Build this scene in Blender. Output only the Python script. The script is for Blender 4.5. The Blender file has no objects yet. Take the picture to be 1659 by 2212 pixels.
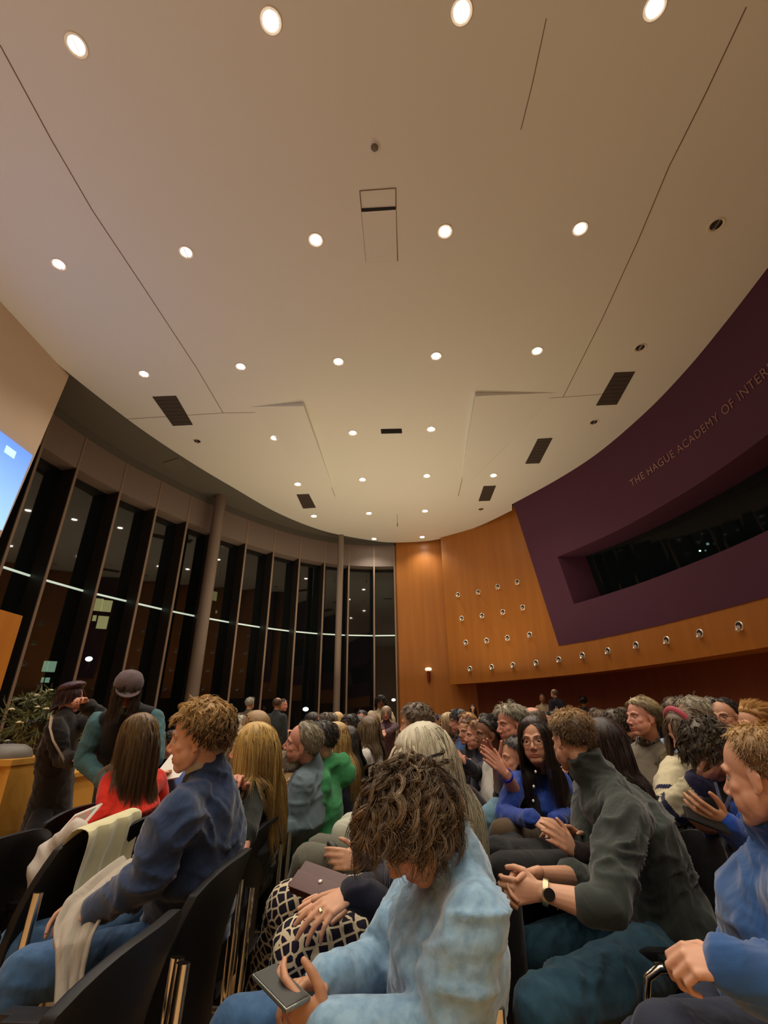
import bpy, bmesh, math, random
import numpy as np
from mathutils import Vector, Matrix

random.seed(7)
RNG = np.random.default_rng(7)
SC = bpy.context.scene
COL = SC.collection

# ------------------------------------------------------------------ camera
CAM_H = 1.38
F_PX, PITCH, ROLL = 1007.0, math.radians(24.2), math.radians(0.75)
cam_data = bpy.data.cameras.new('camera')
cam = bpy.data.objects.new('camera', cam_data)
COL.objects.link(cam)
SC.camera = cam
cam_data.sensor_fit = 'HORIZONTAL'
cam_data.sensor_width = 36.0
cam_data.lens = F_PX / 1659.0 * 36.0
cam_data.clip_start = 0.05
cam_data.clip_end = 300
_cr, _sr, _cp, _sp = math.cos(ROLL), math.sin(ROLL), math.cos(PITCH), math.sin(PITCH)
cam.matrix_world = Matrix(((_cr, _sr, 0, 0),
                           (_sr * _sp, -_cr * _sp, -_cp, 0),
                           (-_sr * _cp, _cr * _cp, -_sp, CAM_H),
                           (0, 0, 0, 1)))

# ------------------------------------------------------------------ world, exposure
w = bpy.data.worlds.new('night')
SC.world = w
w.use_nodes = True
w.node_tree.nodes['Background'].inputs[0].default_value = (0.007, 0.009, 0.010, 1)
w.node_tree.nodes['Background'].inputs[1].default_value = 0.5
SC.view_settings.view_transform = 'Standard'
SC.view_settings.look = 'None'
SC.view_settings.exposure = 0.85
SC.view_settings.gamma = 1.0
SC.view_settings.use_curve_mapping = False
SC.cycles.max_bounces = 5
SC.cycles.diffuse_bounces = 4
SC.cycles.glossy_bounces = 3
SC.cycles.transmission_bounces = 3
SC.cycles.transparent_max_bounces = 6
SC.cycles.caustics_reflective = False
SC.cycles.caustics_refractive = False
SC.cycles.use_denoising = True
SC.cycles.sample_clamp_indirect = 4.0

LAMP_W = 76.0            # power of one ceiling downlight
LAMP_COL = (1.0, 0.90, 0.75)
BOUNCE_W = 330.0         # base power of the added fill lights that imitate ceiling bounce

# ------------------------------------------------------------------ helpers
def lin(c):
    c = c / 255.0
    return c / 12.92 if c <= 0.04045 else ((c + 0.055) / 1.055) ** 2.4

def rgb(r, g, b):
    return (lin(r), lin(g), lin(b), 1.0)

def ray(u, v):
    x = (u - 829.5) / F_PX
    y = (1106 - v) / F_PX
    xr = x * _cr + y * _sr
    yr = -x * _sr + y * _cr
    return Vector((xr, _cp - yr * _sp, _sp + yr * _cp))

def P(u, v, s):
    """point seen at (u, v) at optical depth s metres"""
    return Vector((0, 0, CAM_H)) + ray(u, v) * s

def onz(u, v, z):
    r = ray(u, v)
    return Vector((0, 0, CAM_H)) + r * ((z - CAM_H) / r.z)

def tag(o, label=None, cat=None, group=None, kind=None):
    if label: o['label'] = label
    if cat: o['category'] = cat
    if group: o['group'] = group
    if kind: o['kind'] = kind
    return o

def empty(name, loc, label=None, cat=None, group=None, rz=0.0):
    o = bpy.data.objects.new(name, None)
    o.empty_display_size = 0.1
    o.location = loc
    o.rotation_euler = (0, 0, rz)
    COL.objects.link(o)
    tag(o, label, cat, group)
    return o

def link(name, me, mats, parent=None, smooth=True):
    if not isinstance(mats, (list, tuple)):
        mats = [mats]
    o = bpy.data.objects.new(name, me)
    for m in mats:
        me.materials.append(m)
    COL.objects.link(o)
    if smooth and len(me.polygons):
        me.polygons.foreach_set('use_smooth', [True] * len(me.polygons))
    if parent is not None:
        o.parent = parent
    return o

def copy_tree(o, parent=None):
    c = o.copy()
    COL.objects.link(c)
    if parent is not None:
        c.parent = parent
    for ch in list(o.children):
        copy_tree(ch, c)
    return c

class MB:
    """collects vertices and faces"""
    def __init__(self):
        self.v = []
        self.f = []
        self.mi = []
    def add(self, vs, fs, mi=0):
        n = len(self.v)
        self.v.extend([tuple(p) for p in vs])
        self.f.extend([tuple(i + n for i in f) for f in fs])
        self.mi.extend([mi] * len(fs))
        return self
    def box(self, lo, hi, mi=0, M=None):
        x0, y0, z0 = lo; x1, y1, z1 = hi
        vs = [Vector(p) for p in ((x0,y0,z0),(x1,y0,z0),(x1,y1,z0),(x0,y1,z0),(x0,y0,z1),(x1,y0,z1),(x1,y1,z1),(x0,y1,z1))]
        if M is not None: vs = [M @ p for p in vs]
        return self.add(vs, [(3,2,1,0),(4,5,6,7),(0,1,5,4),(1,2,6,5),(2,3,7,6),(3,0,4,7)], mi)
    def prism(self, pts, z0, z1, mi=0):
        n = len(pts)
        vs = [(p[0], p[1], z0) for p in pts] + [(p[0], p[1], z1) for p in pts]
        fs = [tuple(reversed(range(n))), tuple(range(n, 2 * n))]
        fs += [(i, (i + 1) % n, n + (i + 1) % n, n + i) for i in range(n)]
        return self.add(vs, fs, mi)
    def tube(self, pts, r, n=10, mi=0, ref=None, caps=True):
        pts = [Vector(p) for p in pts]
        k = len(pts)
        if not isinstance(r, (list, tuple)): r = [r] * k
        rr = [(a if isinstance(a, (list, tuple)) else (a, a)) for a in r]
        ref = Vector(ref) if ref is not None else None
        vs = []
        prev = None
        for i in range(k):
            t = (pts[min(i + 1, k - 1)] - pts[max(i - 1, 0)])
            if t.length < 1e-9: t = Vector((0, 0, 1))
            t.normalize()
            if ref is not None:
                a = ref - t * ref.dot(t)
            elif prev is not None:
                a = prev - t * prev.dot(t)
            else:
                a = t.orthogonal()
            if a.length < 1e-6: a = t.orthogonal()
            a.normalize(); prev = a
            b = t.cross(a)
            for j in range(n):
                q = 2 * math.pi * j / n
                vs.append(pts[i] + a * (rr[i][0] * math.cos(q)) + b * (rr[i][1] * math.sin(q)))
        fs = []
        for i in range(k - 1):
            for j in range(n):
                fs.append((i*n+j, i*n+(j+1)%n, (i+1)*n+(j+1)%n, (i+1)*n+j))
        if caps:
            fs.append(tuple(reversed(range(n))))
            fs.append(tuple(range((k-1)*n, k*n)))
        return self.add(vs, fs, mi)
    def limb(self, pts, r, n=14, ref=None):
        """tube with rounded ends"""
        pts = [Vector(p) for p in pts]
        rr = [(a if isinstance(a, (list, tuple)) else (a, a)) for a in (r if isinstance(r, (list, tuple)) else [r]*len(pts))]
        d0 = (pts[0] - pts[1]).normalized(); d1 = (pts[-1] - pts[-2]).normalized()
        P0 = []; R0 = []
        m0 = min(rr[0]); m1 = min(rr[-1])
        for q in (0.97, 0.8, 0.45):
            c = math.sqrt(1 - q * q)
            P0.append(pts[0] + d0 * m0 * q); R0.append((rr[0][0]*c, rr[0][1]*c))
        P1 = []; R1 = []
        for q in (0.45, 0.8, 0.97):
            c = math.sqrt(1 - q * q)
            P1.append(pts[-1] + d1 * m1 * q); R1.append((rr[-1][0]*c, rr[-1][1]*c))
        return self.tube(P0 + pts + P1, R0 + rr + R1, n, 0, ref)
    def ell(self, c, r, M=None, nu=20, nv=12, mi=0):
        c = Vector(c)
        if not isinstance(r, (list, tuple)): r = (r, r, r)
        vs = []; fs = []
        for i in range(nv + 1):
            th = math.pi * i / nv
            for j in range(nu):
                ph = 2 * math.pi * j / nu
                p = Vector((r[0]*math.sin(th)*math.cos(ph), r[1]*math.sin(th)*math.sin(ph), r[2]*math.cos(th)))
                if M is not None: p = M @ p
                vs.append(c + p)
        for i in range(nv):
            for j in range(nu):
                fs.append((i*nu+j, (i+1)*nu+j, (i+1)*nu+(j+1)%nu, i*nu+(j+1)%nu))
        return self.add(vs, fs, mi)
    def lathe(self, prof, n=24, c=(0, 0, 0), M=None, mi=0):
        vs = []; fs = []
        c = Vector(c)
        for (r, z) in prof:
            for j in range(n):
                q = 2 * math.pi * j / n
                p = Vector((r * math.cos(q), r * math.sin(q), z))
                if M is not None: p = M @ p
                vs.append(c + p)
        for i in range(len(prof) - 1):
            for j in range(n):
                fs.append((i*n+j, i*n+(j+1)%n, (i+1)*n+(j+1)%n, (i+1)*n+j))
        return self.add(vs, fs, mi)
    def mesh(self, name='m'):
        me = bpy.data.meshes.new(name)
        me.from_pydata(self.v, [], self.f)
        if any(self.mi):
            me.polygons.foreach_set('material_index', self.mi)
        me.validate()
        me.update()
        return me
    def build(self, name, mats, parent=None, smooth=True, bevel=0.0, angle=40):
        me = self.mesh(name)
        if bevel > 0:
            bm = bmesh.new(); bm.from_mesh(me)
            bmesh.ops.remove_doubles(bm, verts=bm.verts, dist=1e-5)
            es = [e for e in bm.edges if len(e.link_faces) == 2 and e.calc_face_angle(0) > math.radians(30)]
            bmesh.ops.bevel(bm, geom=es, offset=bevel, segments=2, affect='EDGES', profile=0.7)
            bm.to_mesh(me); bm.free()
        o = link(name, me, mats, parent, smooth)
        if smooth:
            try: me.set_sharp_from_angle(angle=math.radians(angle))
            except Exception: pass
        return o

def remesh(mb, voxel, smooth=4, name='r'):
    """voxel-fuse the collected volumes into one continuous surface"""
    me = mb.mesh('tmp')
    o = bpy.data.objects.new('tmp', me)
    COL.objects.link(o)
    m = o.modifiers.new('r', 'REMESH'); m.mode = 'VOXEL'; m.voxel_size = voxel
    if smooth:
        s = o.modifiers.new('s', 'SMOOTH'); s.factor = 0.5; s.iterations = smooth
    dg = bpy.context.evaluated_depsgraph_get()
    out = bpy.data.meshes.new_from_object(o.evaluated_get(dg))
    bpy.data.objects.remove(o)
    bpy.data.meshes.remove(me)
    out.name = name
    return out

def verts_of(me):
    a = np.empty(len(me.vertices) * 3, dtype=np.float32)
    me.vertices.foreach_get('co', a)
    return a.reshape(-1, 3)

def faces_of(me):
    """polygon list as arrays (loop vertex indices, loop totals)"""
    li = np.empty(len(me.loops), dtype=np.int32); me.loops.foreach_get('vertex_index', li)
    lt = np.empty(len(me.polygons), dtype=np.int32); me.polygons.foreach_get('loop_total', lt)
    return li, lt

def make_mesh(name, V, li, lt, mi=None, col=None):
    me = bpy.data.meshes.new(name)
    V = np.asarray(V, dtype=np.float32)
    me.vertices.add(len(V)); me.vertices.foreach_set('co', V.ravel())
    me.loops.add(len(li)); me.loops.foreach_set('vertex_index', np.asarray(li, dtype=np.int32))
    ls = np.concatenate([[0], np.cumsum(lt)[:-1]]).astype(np.int32)
    me.polygons.add(len(lt)); me.polygons.foreach_set('loop_start', ls)
    try: me.polygons.foreach_set('loop_total', np.asarray(lt, dtype=np.int32))
    except Exception: pass
    if mi is not None: me.polygons.foreach_set('material_index', np.asarray(mi, dtype=np.int32))
    me.update(calc_edges=True)
    if col is not None:
        a = me.color_attributes.new('tint', 'FLOAT_COLOR', 'POINT')
        c = np.ones((len(V), 4), dtype=np.float32); c[:, :3] = col
        a.data.foreach_set('color', c.ravel())
    return me

# ------------------------------------------------------------------ materials
_M = {}
def mat(name, color, rough=0.6, metal=0.0, spec=0.5, emit=None, estr=0.0, bump=None, var=None, attr=False, sheen=0.0, alpha=None, sss=0.0):
    """bump: list of (scale, strength, distance, stretch xyz); var: (scale, colour2, contrast)"""
    if name in _M: return _M[name]
    m = bpy.data.materials.new(name)
    m.use_nodes = True
    nt = m.node_tree; N = nt.nodes; L = nt.links
    b = N['Principled BSDF']
    b.inputs['Base Color'].default_value = color
    b.inputs['Roughness'].default_value = rough
    b.inputs['Metallic'].default_value = metal
    b.inputs['Specular IOR Level'].default_value = spec
    if sheen:
        b.inputs['Sheen Weight'].default_value = sheen
        b.inputs['Sheen Roughness'].default_value = 0.5
    if sss:
        b.inputs['Subsurface Weight'].default_value = sss
        b.inputs['Subsurface Radius'].default_value = (0.02, 0.008, 0.004)
        b.inputs['Subsurface Scale'].default_value = 0.5
    if emit:
        b.inputs['Emission Color'].default_value = emit
        b.inputs['Emission Strength'].default_value = estr
    tc = None
    src = None
    if bump or var:
        tc = N.new('ShaderNodeTexCoord')
    if var:
        n = N.new('ShaderNodeTexNoise'); n.inputs['Scale'].default_value = var[0]; n.inputs['Detail'].default_value = 4
        L.new(tc.outputs['Object'], n.inputs['Vector'])
        cr = N.new('ShaderNodeValToRGB')
        c = var[2]
        cr.color_ramp.elements[0].position = 0.5 - c; cr.color_ramp.elements[1].position = 0.5 + c
        cr.color_ramp.elements[0].color = color; cr.color_ramp.elements[1].color = var[1]
        L.new(n.outputs['Fac'], cr.inputs['Fac'])
        src = cr.outputs['Color']
    if attr:
        a = N.new('ShaderNodeAttribute'); a.attribute_name = 'tint'
        mx = N.new('ShaderNodeMix'); mx.data_type = 'RGBA'; mx.blend_type = 'MULTIPLY'
        mx.inputs['Factor'].default_value = 1.0
        if src is not None: L.new(src, mx.inputs['A'])
        else: mx.inputs['A'].default_value = color
        L.new(a.outputs['Color'], mx.inputs['B'])
        src = mx.outputs['Result']
    if src is not None:
        L.new(src, b.inputs['Base Color'])
    prev = None
    for (sc, st, di, strech) in (bump or []):
        mp = N.new('ShaderNodeMapping'); mp.inputs['Scale'].default_value = strech
        L.new(tc.outputs['Object'], mp.inputs['Vector'])
        n = N.new('ShaderNodeTexNoise'); n.inputs['Scale'].default_value = sc; n.inputs['Detail'].default_value = 3
        n.inputs['Distortion'].default_value = 0.8
        L.new(mp.outputs['Vector'], n.inputs['Vector'])
        bp = N.new('ShaderNodeBump'); bp.inputs['Strength'].default_value = st; bp.inputs['Distance'].default_value = di
        L.new(n.outputs['Fac'], bp.inputs['Height'])
        if prev is not None: L.new(prev, bp.inputs['Normal'])
        prev = bp.outputs['Normal']
    if prev is not None: L.new(prev, b.inputs['Normal'])
    if alpha is not None:
        b.inputs['Alpha'].default_value = alpha
    _M[name] = m
    return m

def cloth(name, color, fold=1.0, sheen=0.15, rough=0.85, var=None, weave=True):
    bp = [(7.0, 0.55 * fold, 0.03, (1, 1, 0.55))]
    if weave: bp.append((260.0, 0.25, 0.002, (1, 1, 1)))
    return mat('cloth ' + name, color, rough, 0, 0.25, bump=bp, sheen=sheen, var=var)

def wood(name, c1, c2, scale=(14, 14, 0.6), rough=0.42):
    if name in _M: return _M[name]
    m = mat(name, c1, rough, 0, 0.4)
    nt = m.node_tree; N = nt.nodes; L = nt.links; b = N['Principled BSDF']
    tc = N.new('ShaderNodeTexCoord'); mp = N.new('ShaderNodeMapping'); mp.inputs['Scale'].default_value = scale
    L.new(tc.outputs['Object'], mp.inputs['Vector'])
    n = N.new('ShaderNodeTexNoise'); n.inputs['Scale'].default_value = 1.0; n.inputs['Detail'].default_value = 5
    L.new(mp.outputs['Vector'], n.inputs['Vector'])
    cr = N.new('ShaderNodeValToRGB'); cr.color_ramp.elements[0].position = 0.3; cr.color_ramp.elements[1].position = 0.7
    cr.color_ramp.elements[0].color = c1; cr.color_ramp.elements[1].color = c2
    L.new(n.outputs['Fac'], cr.inputs['Fac']); L.new(cr.outputs['Color'], b.inputs['Base Color'])
    return m

def skinmat(name, color):
    return mat('skin ' + name, color, 0.48, 0, 0.4, attr=True, bump=[(180.0, 0.12, 0.002, (1, 1, 1))], sss=0.12)

SK = {
    'fair': skinmat('fair', (0.62, 0.33, 0.21, 1)),
    'pink': skinmat('pink', (0.62, 0.29, 0.20, 1)),
    'tan': skinmat('tan', (0.50, 0.25, 0.14, 1)),
    'brown': skinmat('brown', (0.23, 0.105, 0.055, 1)),
}
HAIRM = mat('hair fibre', (1, 1, 1, 1), 0.42, 0, 0.5, attr=True)
EYE_W = mat('eye white', (0.42, 0.38, 0.34, 1), 0.2)
EYE_I = mat('eye iris', (0.02, 0.012, 0.008, 1), 0.1)
CHROME = mat('chrome tube', (0.72, 0.66, 0.56, 1), 0.16, 1.0)
BLACKSHELL = mat('black moulded shell', (0.0065, 0.006, 0.007, 1), 0.5, 0, 0.35, bump=[(90, 0.1, 0.002, (1, 1, 1))])
BLACKPAD = mat('black upholstery', (0.008, 0.0075, 0.009, 1), 0.9, 0, 0.2, sheen=0.1, bump=[(200, 0.3, 0.002, (1, 1, 1))])
BLACKPL = mat('black plastic', (0.012, 0.012, 0.013, 1), 0.35)
# ------------------------------------------------------------------ ceiling, soffit, walls
ZC = CAM_H + 6.3

def catmull(pts, n=6, closed=False):
    out = []
    m = len(pts)
    rng = range(m) if closed else range(m - 1)
    for i in rng:
        if closed:
            p = [pts[(i + k - 1) % m] for k in range(4)]
        else:
            p = [pts[max(0, min(m - 1, i + k - 1))] for k in range(4)]
        for j in range(n):
            t = j / n
            q = []
            for a in range(2):
                q.append(0.5 * (2*p[1][a] + (p[2][a]-p[0][a])*t + (2*p[0][a]-5*p[1][a]+4*p[2][a]-p[3][a])*t*t + (-p[0][a]+3*p[1][a]-3*p[2][a]+p[3][a])*t**3))
            out.append(tuple(q))
    if not closed: out.append(tuple(pts[-1][:2]))
    return out

M_CEIL = mat('ceiling plaster', (0.70, 0.73, 0.71, 1), 0.62, 0, 0.3, var=(0.35, (0.74, 0.765, 0.73, 1), 0.25))
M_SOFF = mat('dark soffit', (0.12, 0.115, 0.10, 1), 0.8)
M_FRIEZE = mat('window frieze', (0.22, 0.175, 0.155, 1), 0.7)
M_FIN = mat('bronze window fin', (0.035, 0.028, 0.024, 1), 0.5, 0.2)
M_FINTIP = mat('bronze fin edge', (0.30, 0.22, 0.165, 1), 0.5, 0.2)
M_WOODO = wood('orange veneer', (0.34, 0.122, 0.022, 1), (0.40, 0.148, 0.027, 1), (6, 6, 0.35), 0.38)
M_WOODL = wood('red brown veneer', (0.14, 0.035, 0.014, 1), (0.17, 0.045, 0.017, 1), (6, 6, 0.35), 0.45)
M_PURPLE = mat('purple wall paint', (0.076, 0.023, 0.052, 1), 0.75, 0, 0.3)
M_WHITEW = mat('cream screen wall', (0.62, 0.49, 0.36, 1), 0.8)
M_FLOOR = wood('oak parquet', (0.48, 0.30, 0.14, 1), (0.58, 0.38, 0.19, 1), (1.2, 9, 1), 0.35)
M_GREYV = mat('grey grille', (0.055, 0.042, 0.035, 1), 0.7, bump=[(120, 0.6, 0.004, (1, 0.05, 1))])
M_SEAM = mat('ceiling seam shadow gap', (0.20, 0.14, 0.10, 1), 0.9)
M_DARK = mat('dark void', (0.01, 0.01, 0.01, 1), 0.8)

def struct(mb, name, m, smooth=False, bevel=0.0, label=None):
    o = mb.build(name, m, None, smooth, bevel)
    o['kind'] = 'structure'
    return o

EDGE_L = [(-6.25, -9.0), (-6.32, -4.0), (-6.33, 0.0), (-6.31, 3.0), (-6.29, 5.6), (-6.24, 6.4), (-6.12, 7.3), (-5.66, 9.07), (-5.06, 10.69), (-4.43, 12.08), (-3.47, 14.02), (-2.18, 15.62), (-0.60, 16.60), (0.46, 16.91), (1.99, 16.65), (3.28, 15.46), (4.22, 14.02)]
EDGE_R = [(4.10, 13.55), (4.97, 11.96), (5.57, 10.49), (5.93, 8.75), (6.04, 7.34), (6.02, 6.1), (5.95, 4.93), (5.85, 3.0), (5.8, 0.0), (5.8, -9.0)]
outline = catmull(EDGE_L, 8) + catmull(EDGE_R, 8)
mb = MB()
mb.prism(outline, ZC, ZC + 0.16)
ceiling = struct(mb, 'ceiling', M_CEIL)

# seams and shallow steps of the ceiling panels
def seam(pix, wdt=0.012, mname='seam'):
    mb = MB()
    pts = [onz(u, v, ZC) for u, v in pix]
    for a, b in zip(pts[:-1], pts[1:]):
        d = (b - a); d.z = 0; n = Vector((-d.y, d.x, 0)).normalized() * wdt / 2
        mb.add([a - n + Vector((0,0,-0.004)), a + n + Vector((0,0,-0.004)), b + n + Vector((0,0,-0.004)), b - n + Vector((0,0,-0.004)),
                a - n + Vector((0,0,0.01)), a + n + Vector((0,0,0.01)), b + n + Vector((0,0,0.01)), b - n + Vector((0,0,0.01))],
               [(0,1,2,3),(4,7,6,5),(0,4,5,1),(1,5,6,2),(2,6,7,3),(3,7,4,0)])
    o = mb.build(mname, M_SEAM, ceiling, False)
    return o
seam([(0, 97), (110, 300), (200, 455), (310, 620), (425, 795), (482, 892)])
seam([(1612, 15), (1525, 200), (1445, 360), (1378, 520), (1300, 690), (1216, 858)])
seam([(1180, 40), (1150, 180), (1125, 280)], 0.008)
seam([(275, 905), (482, 892), (655, 889)], 0.01)
seam([(652, 889), (690, 990), (724, 1072)], 0.012)
seam([(1037, 867), (1012, 970), (990, 1072)], 0.016)
seam([(1037, 867), (1216, 858), (1320, 850)], 0.008)
def wedge(pix, drops, name):
    """a panel of the ceiling that dips below it, deepest at one corner"""
    top = [onz(u, v, ZC - d) for (u, v), d in zip(pix, drops)]
    bot = [Vector((p.x, p.y, ZC + 0.02)) for p in top]
    mb = MB(); n = len(top)
    mb.add(top + bot, [tuple(range(n)), tuple(reversed(range(n, 2*n)))] + [(i, n+i, n+(i+1)%n, (i+1)%n) for i in range(n)])
    mb.build(name, M_CEIL, ceiling, False)
wedge([(538, 879), (656, 877), (700, 1000), (722, 1060), (640, 1005)], (0.0, 0.10, 0.05, 0.0, 0.0), 'dipped_panel')
wedge([(1027, 856), (1205, 848), (1090, 970), (995, 1062), (1008, 960)], (0.10, 0.0, 0.0, 0.0, 0.05), 'dipped_panel')

# hatch
mb = MB()
def rect_on_ceiling(pix, z0, z1, mb, mi=0):
    q = [onz(u, v, ZC) for u, v in pix]
    mb.prism([(p.x, p.y) for p in q], z0, z1, mi)
t = empty('ceiling_hatch', onz(818, 490, ZC), 'square access hatch with a black slot in the middle of the ceiling', 'hatch')
def rel(mb, t):
    mb.v = [tuple(Vector(p) - Vector(t.location)) for p in mb.v]
    return mb
mb = MB(); rect_on_ceiling([(781, 457), (855, 452), (858, 562), (791, 566)], ZC - 0.012, ZC + 0.01, mb)
rel(mb, t).build('hatch_panel', M_CEIL, t, False)
mb = MB(); rect_on_ceiling([(780, 450), (855, 446), (855, 452), (781, 457)], ZC - 0.010, ZC + 0.01, mb)
rel(mb, t).build('slot', M_DARK, t, False)
for pts in ([(777, 412), (781, 455)], [(855, 406), (855, 450)], [(777, 412), (855, 406)], [(791, 566), (858, 562)], [(855, 452), (859, 563)], [(781, 457), (791, 566)]):
    mb = MB(); a, b = [onz(u, v, ZC) for u, v in pts]
    mb.tube([a - Vector((0,0,0.004)), b - Vector((0,0,0.004))], 0.006, 6)
    rel(mb, t).build('joint', M_SEAM, t)

def grille(pix, label, z=None, m=None, name='ventilation_grille'):
    z = ZC if z is None else z
    q = [onz(u, v, z) for u, v in pix]
    c = sum(q, Vector()) / 4
    t = empty(name, c, label, 'vent', None)
    mb = MB(); mb.prism([(p.x - c.x, p.y - c.y) for p in q], -0.006, 0.01)
    mb.build('grille_face', m or M_GREYV, t, False)
    mb = MB()
    qq = [Vector((p.x - c.x, p.y - c.y, -0.006)) for p in q]
    for i in range(4): mb.tube([qq[i], qq[(i+1)%4]], 0.007, 6)
    mb.build('frame', m or M_GREYV, t)
    mb = MB()
    for k in range(1, 8):
        a = qq[0].lerp(qq[3], k / 8); b = qq[1].lerp(qq[2], k / 8)
        mb.tube([a - Vector((0,0,0.003)), b - Vector((0,0,0.003))], 0.004, 4)
    mb.build('louvre_blades', m or M_GREYV, t)
grille([(330, 857), (380, 855), (416, 917), (374, 919)], 'large dark ceiling grille nearest the cream screen wall')
grille([(641, 1068), (667, 1067), (682, 1096), (655, 1098)], 'small dark ceiling grille at the far left near the window wall')
grille([(1328, 805), (1371, 803), (1332, 873), (1288, 875)], 'large dark ceiling grille nearest the purple wall')
grille([(1162, 948), (1193, 946), (1165, 1000), (1135, 1001)], 'middle one of the three dark grilles beside the purple wall')
grille([(1045, 1050), (1071, 1049), (1058, 1081), (1034, 1082)], 'smallest dark grille above the corner of the purple wall')
grille([(823, 927), (867, 926), (868, 935), (824, 936)], 'narrow black slot vent in the middle of the ceiling', m=M_DARK)

# smoke detector and hanging microphone
t = empty('smoke_detector', onz(809, 317, ZC), 'small grey detector alone on the ceiling above the hatch', 'detector')
M_GREYP = mat('grey plastic', (0.16, 0.14, 0.12, 1), 0.5)
MB().lathe([(0, 0), (0.045, 0), (0.045, -0.015), (0.03, -0.05), (0.0, -0.055)], 20).build('housing', M_GREYP, t)
mb = MB(); mb.lathe([(0, 0), (0.06, 0), (0.06, -0.012), (0, -0.012)], 20); mb.build('base_plate', M_CEIL, t)
p = onz(858, 1112, ZC)
t = empty('hanging_microphone', p, 'thin microphone hanging on a wire from the far ceiling', 'microphone')
MB().tube([(0, 0, 0), (0, 0, -0.30)], 0.006, 6).build('wire', M_GREYP, t)
MB().lathe([(0, -0.28), (0.014, -0.30), (0.016, -0.42), (0, -0.44)], 12).build('capsule', M_GREYP, t)

# downlights -------------------------------------------------------
M_RING = mat('downlight rim', (0.75, 0.68, 0.58, 1), 0.35)
M_REFL = mat('downlight reflector', (0.8, 0.75, 0.68, 1), 0.2, 0.8)
M_LAMP = mat('lit lamp glass', (1, 0.93, 0.82, 1), 0.3, emit=(1.0, 0.90, 0.74, 1), estr=26.0)
M_LAMPS = mat('lit lamp glass soft', (1, 0.93, 0.82, 1), 0.3, emit=(1.0, 0.90, 0.74, 1), estr=9.0)
M_OFF = mat('unlit lamp glass', (0.05, 0.045, 0.045, 1), 0.15, 0.3)
ring_me = MB().lathe([(0.085, 0.02), (0.085, -0.004), (0.105, -0.010), (0.112, -0.006), (0.112, 0.02)], 28).mesh('rim')
disc_me = MB().lathe([(0.0, -0.002), (0.045, -0.003), (0.078, 0.0), (0.086, 0.004)], 28).mesh('lamp_glass')
disc2_me = disc_me.copy(); disc3_me = disc_me.copy()
bar_me = MB().box((-0.007, -0.075, -0.02), (0.007, 0.075, -0.006)).mesh('crossbar')
ld = bpy.data.lights.new('downlight beam', 'SPOT')
ld.energy = LAMP_W; ld.color = LAMP_COL; ld.spot_size = math.radians(124); ld.spot_blend = 1.0; ld.shadow_soft_size = 0.06
rows = [[(165, 98), (585, 45), (997, 25), (1414, 15)],
        [(127, 571), (402, 545), (682, 518), (961, 500), (1253, 494), (1547, 486)],
        [(311, 808), (520, 792), (731, 781), (942, 769), (1160, 758), (1383, 751)],
        [(426, 953), (593, 946), (762, 935), (931, 927), (1104, 922), (1283, 912)],
        [(643, 1046), (783, 1036), (922, 1028), (1066, 1027)],
        [(678, 1115), (797, 1109), (918, 1104), (1039, 1100)],
        [(808, 1164), (912, 1160)]]
rown = ['nearest row overhead', 'second row', 'third row', 'fourth row', 'fifth row', 'sixth row', 'last row above the far wall']
off = {(1547, 486), (1383, 751), (1283, 912), (426, 953), (1039, 1100)}
soft = {(127, 571), (402, 545), (520, 792), (311, 808), (165, 98)}
ordn = ['leftmost', 'second from left', 'third from left', 'fourth from left', 'fifth from left', 'sixth from left']
mats_done = False
for ri, row in enumerate(rows):
    for ci, px in enumerate(row):
        c = onz(px[0], px[1], ZC)
        lit = px not in off
        place = ordn[ci] if ci < len(row) - 1 else 'rightmost'
        t = empty('downlight', c, '%s round recessed ceiling downlight, %s of the %s' % ('lit white' if lit else 'dark unlit', place, rown[ri]), 'ceiling light', 'downlights in the ceiling')
        if len(ring_me.materials) == 0:
            ring_me.materials.append(M_RING); disc_me.materials.append(M_LAMP); disc2_me.materials.append(M_LAMPS); disc3_me.materials.append(M_OFF); bar_me.materials.append(M_REFL)
        for nm, me in (('rim', ring_me), ('lamp_glass', disc3_me if not lit else (disc2_me if px in soft else disc_me))):
            o = bpy.data.objects.new(nm, me); COL.objects.link(o); o.parent = t
        if not lit or px in soft:
            o = bpy.data.objects.new('crossbar', bar_me); COL.objects.link(o); o.parent = t
        if lit:
            o = bpy.data.objects.new('beam', ld); COL.objects.link(o); o.parent = t; o.location = (0, 0, -0.05)
# rows behind the camera that the picture does not show still light the room
for y in (-0.3, -2.7, -5.1):
    for x in (-4.95, -3.05, -1.15, 0.75, 2.65, 4.5):
        o = bpy.data.objects.new('overhead_beam', ld); COL.objects.link(o); o.location = (x, y, ZC - 0.05)

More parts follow.
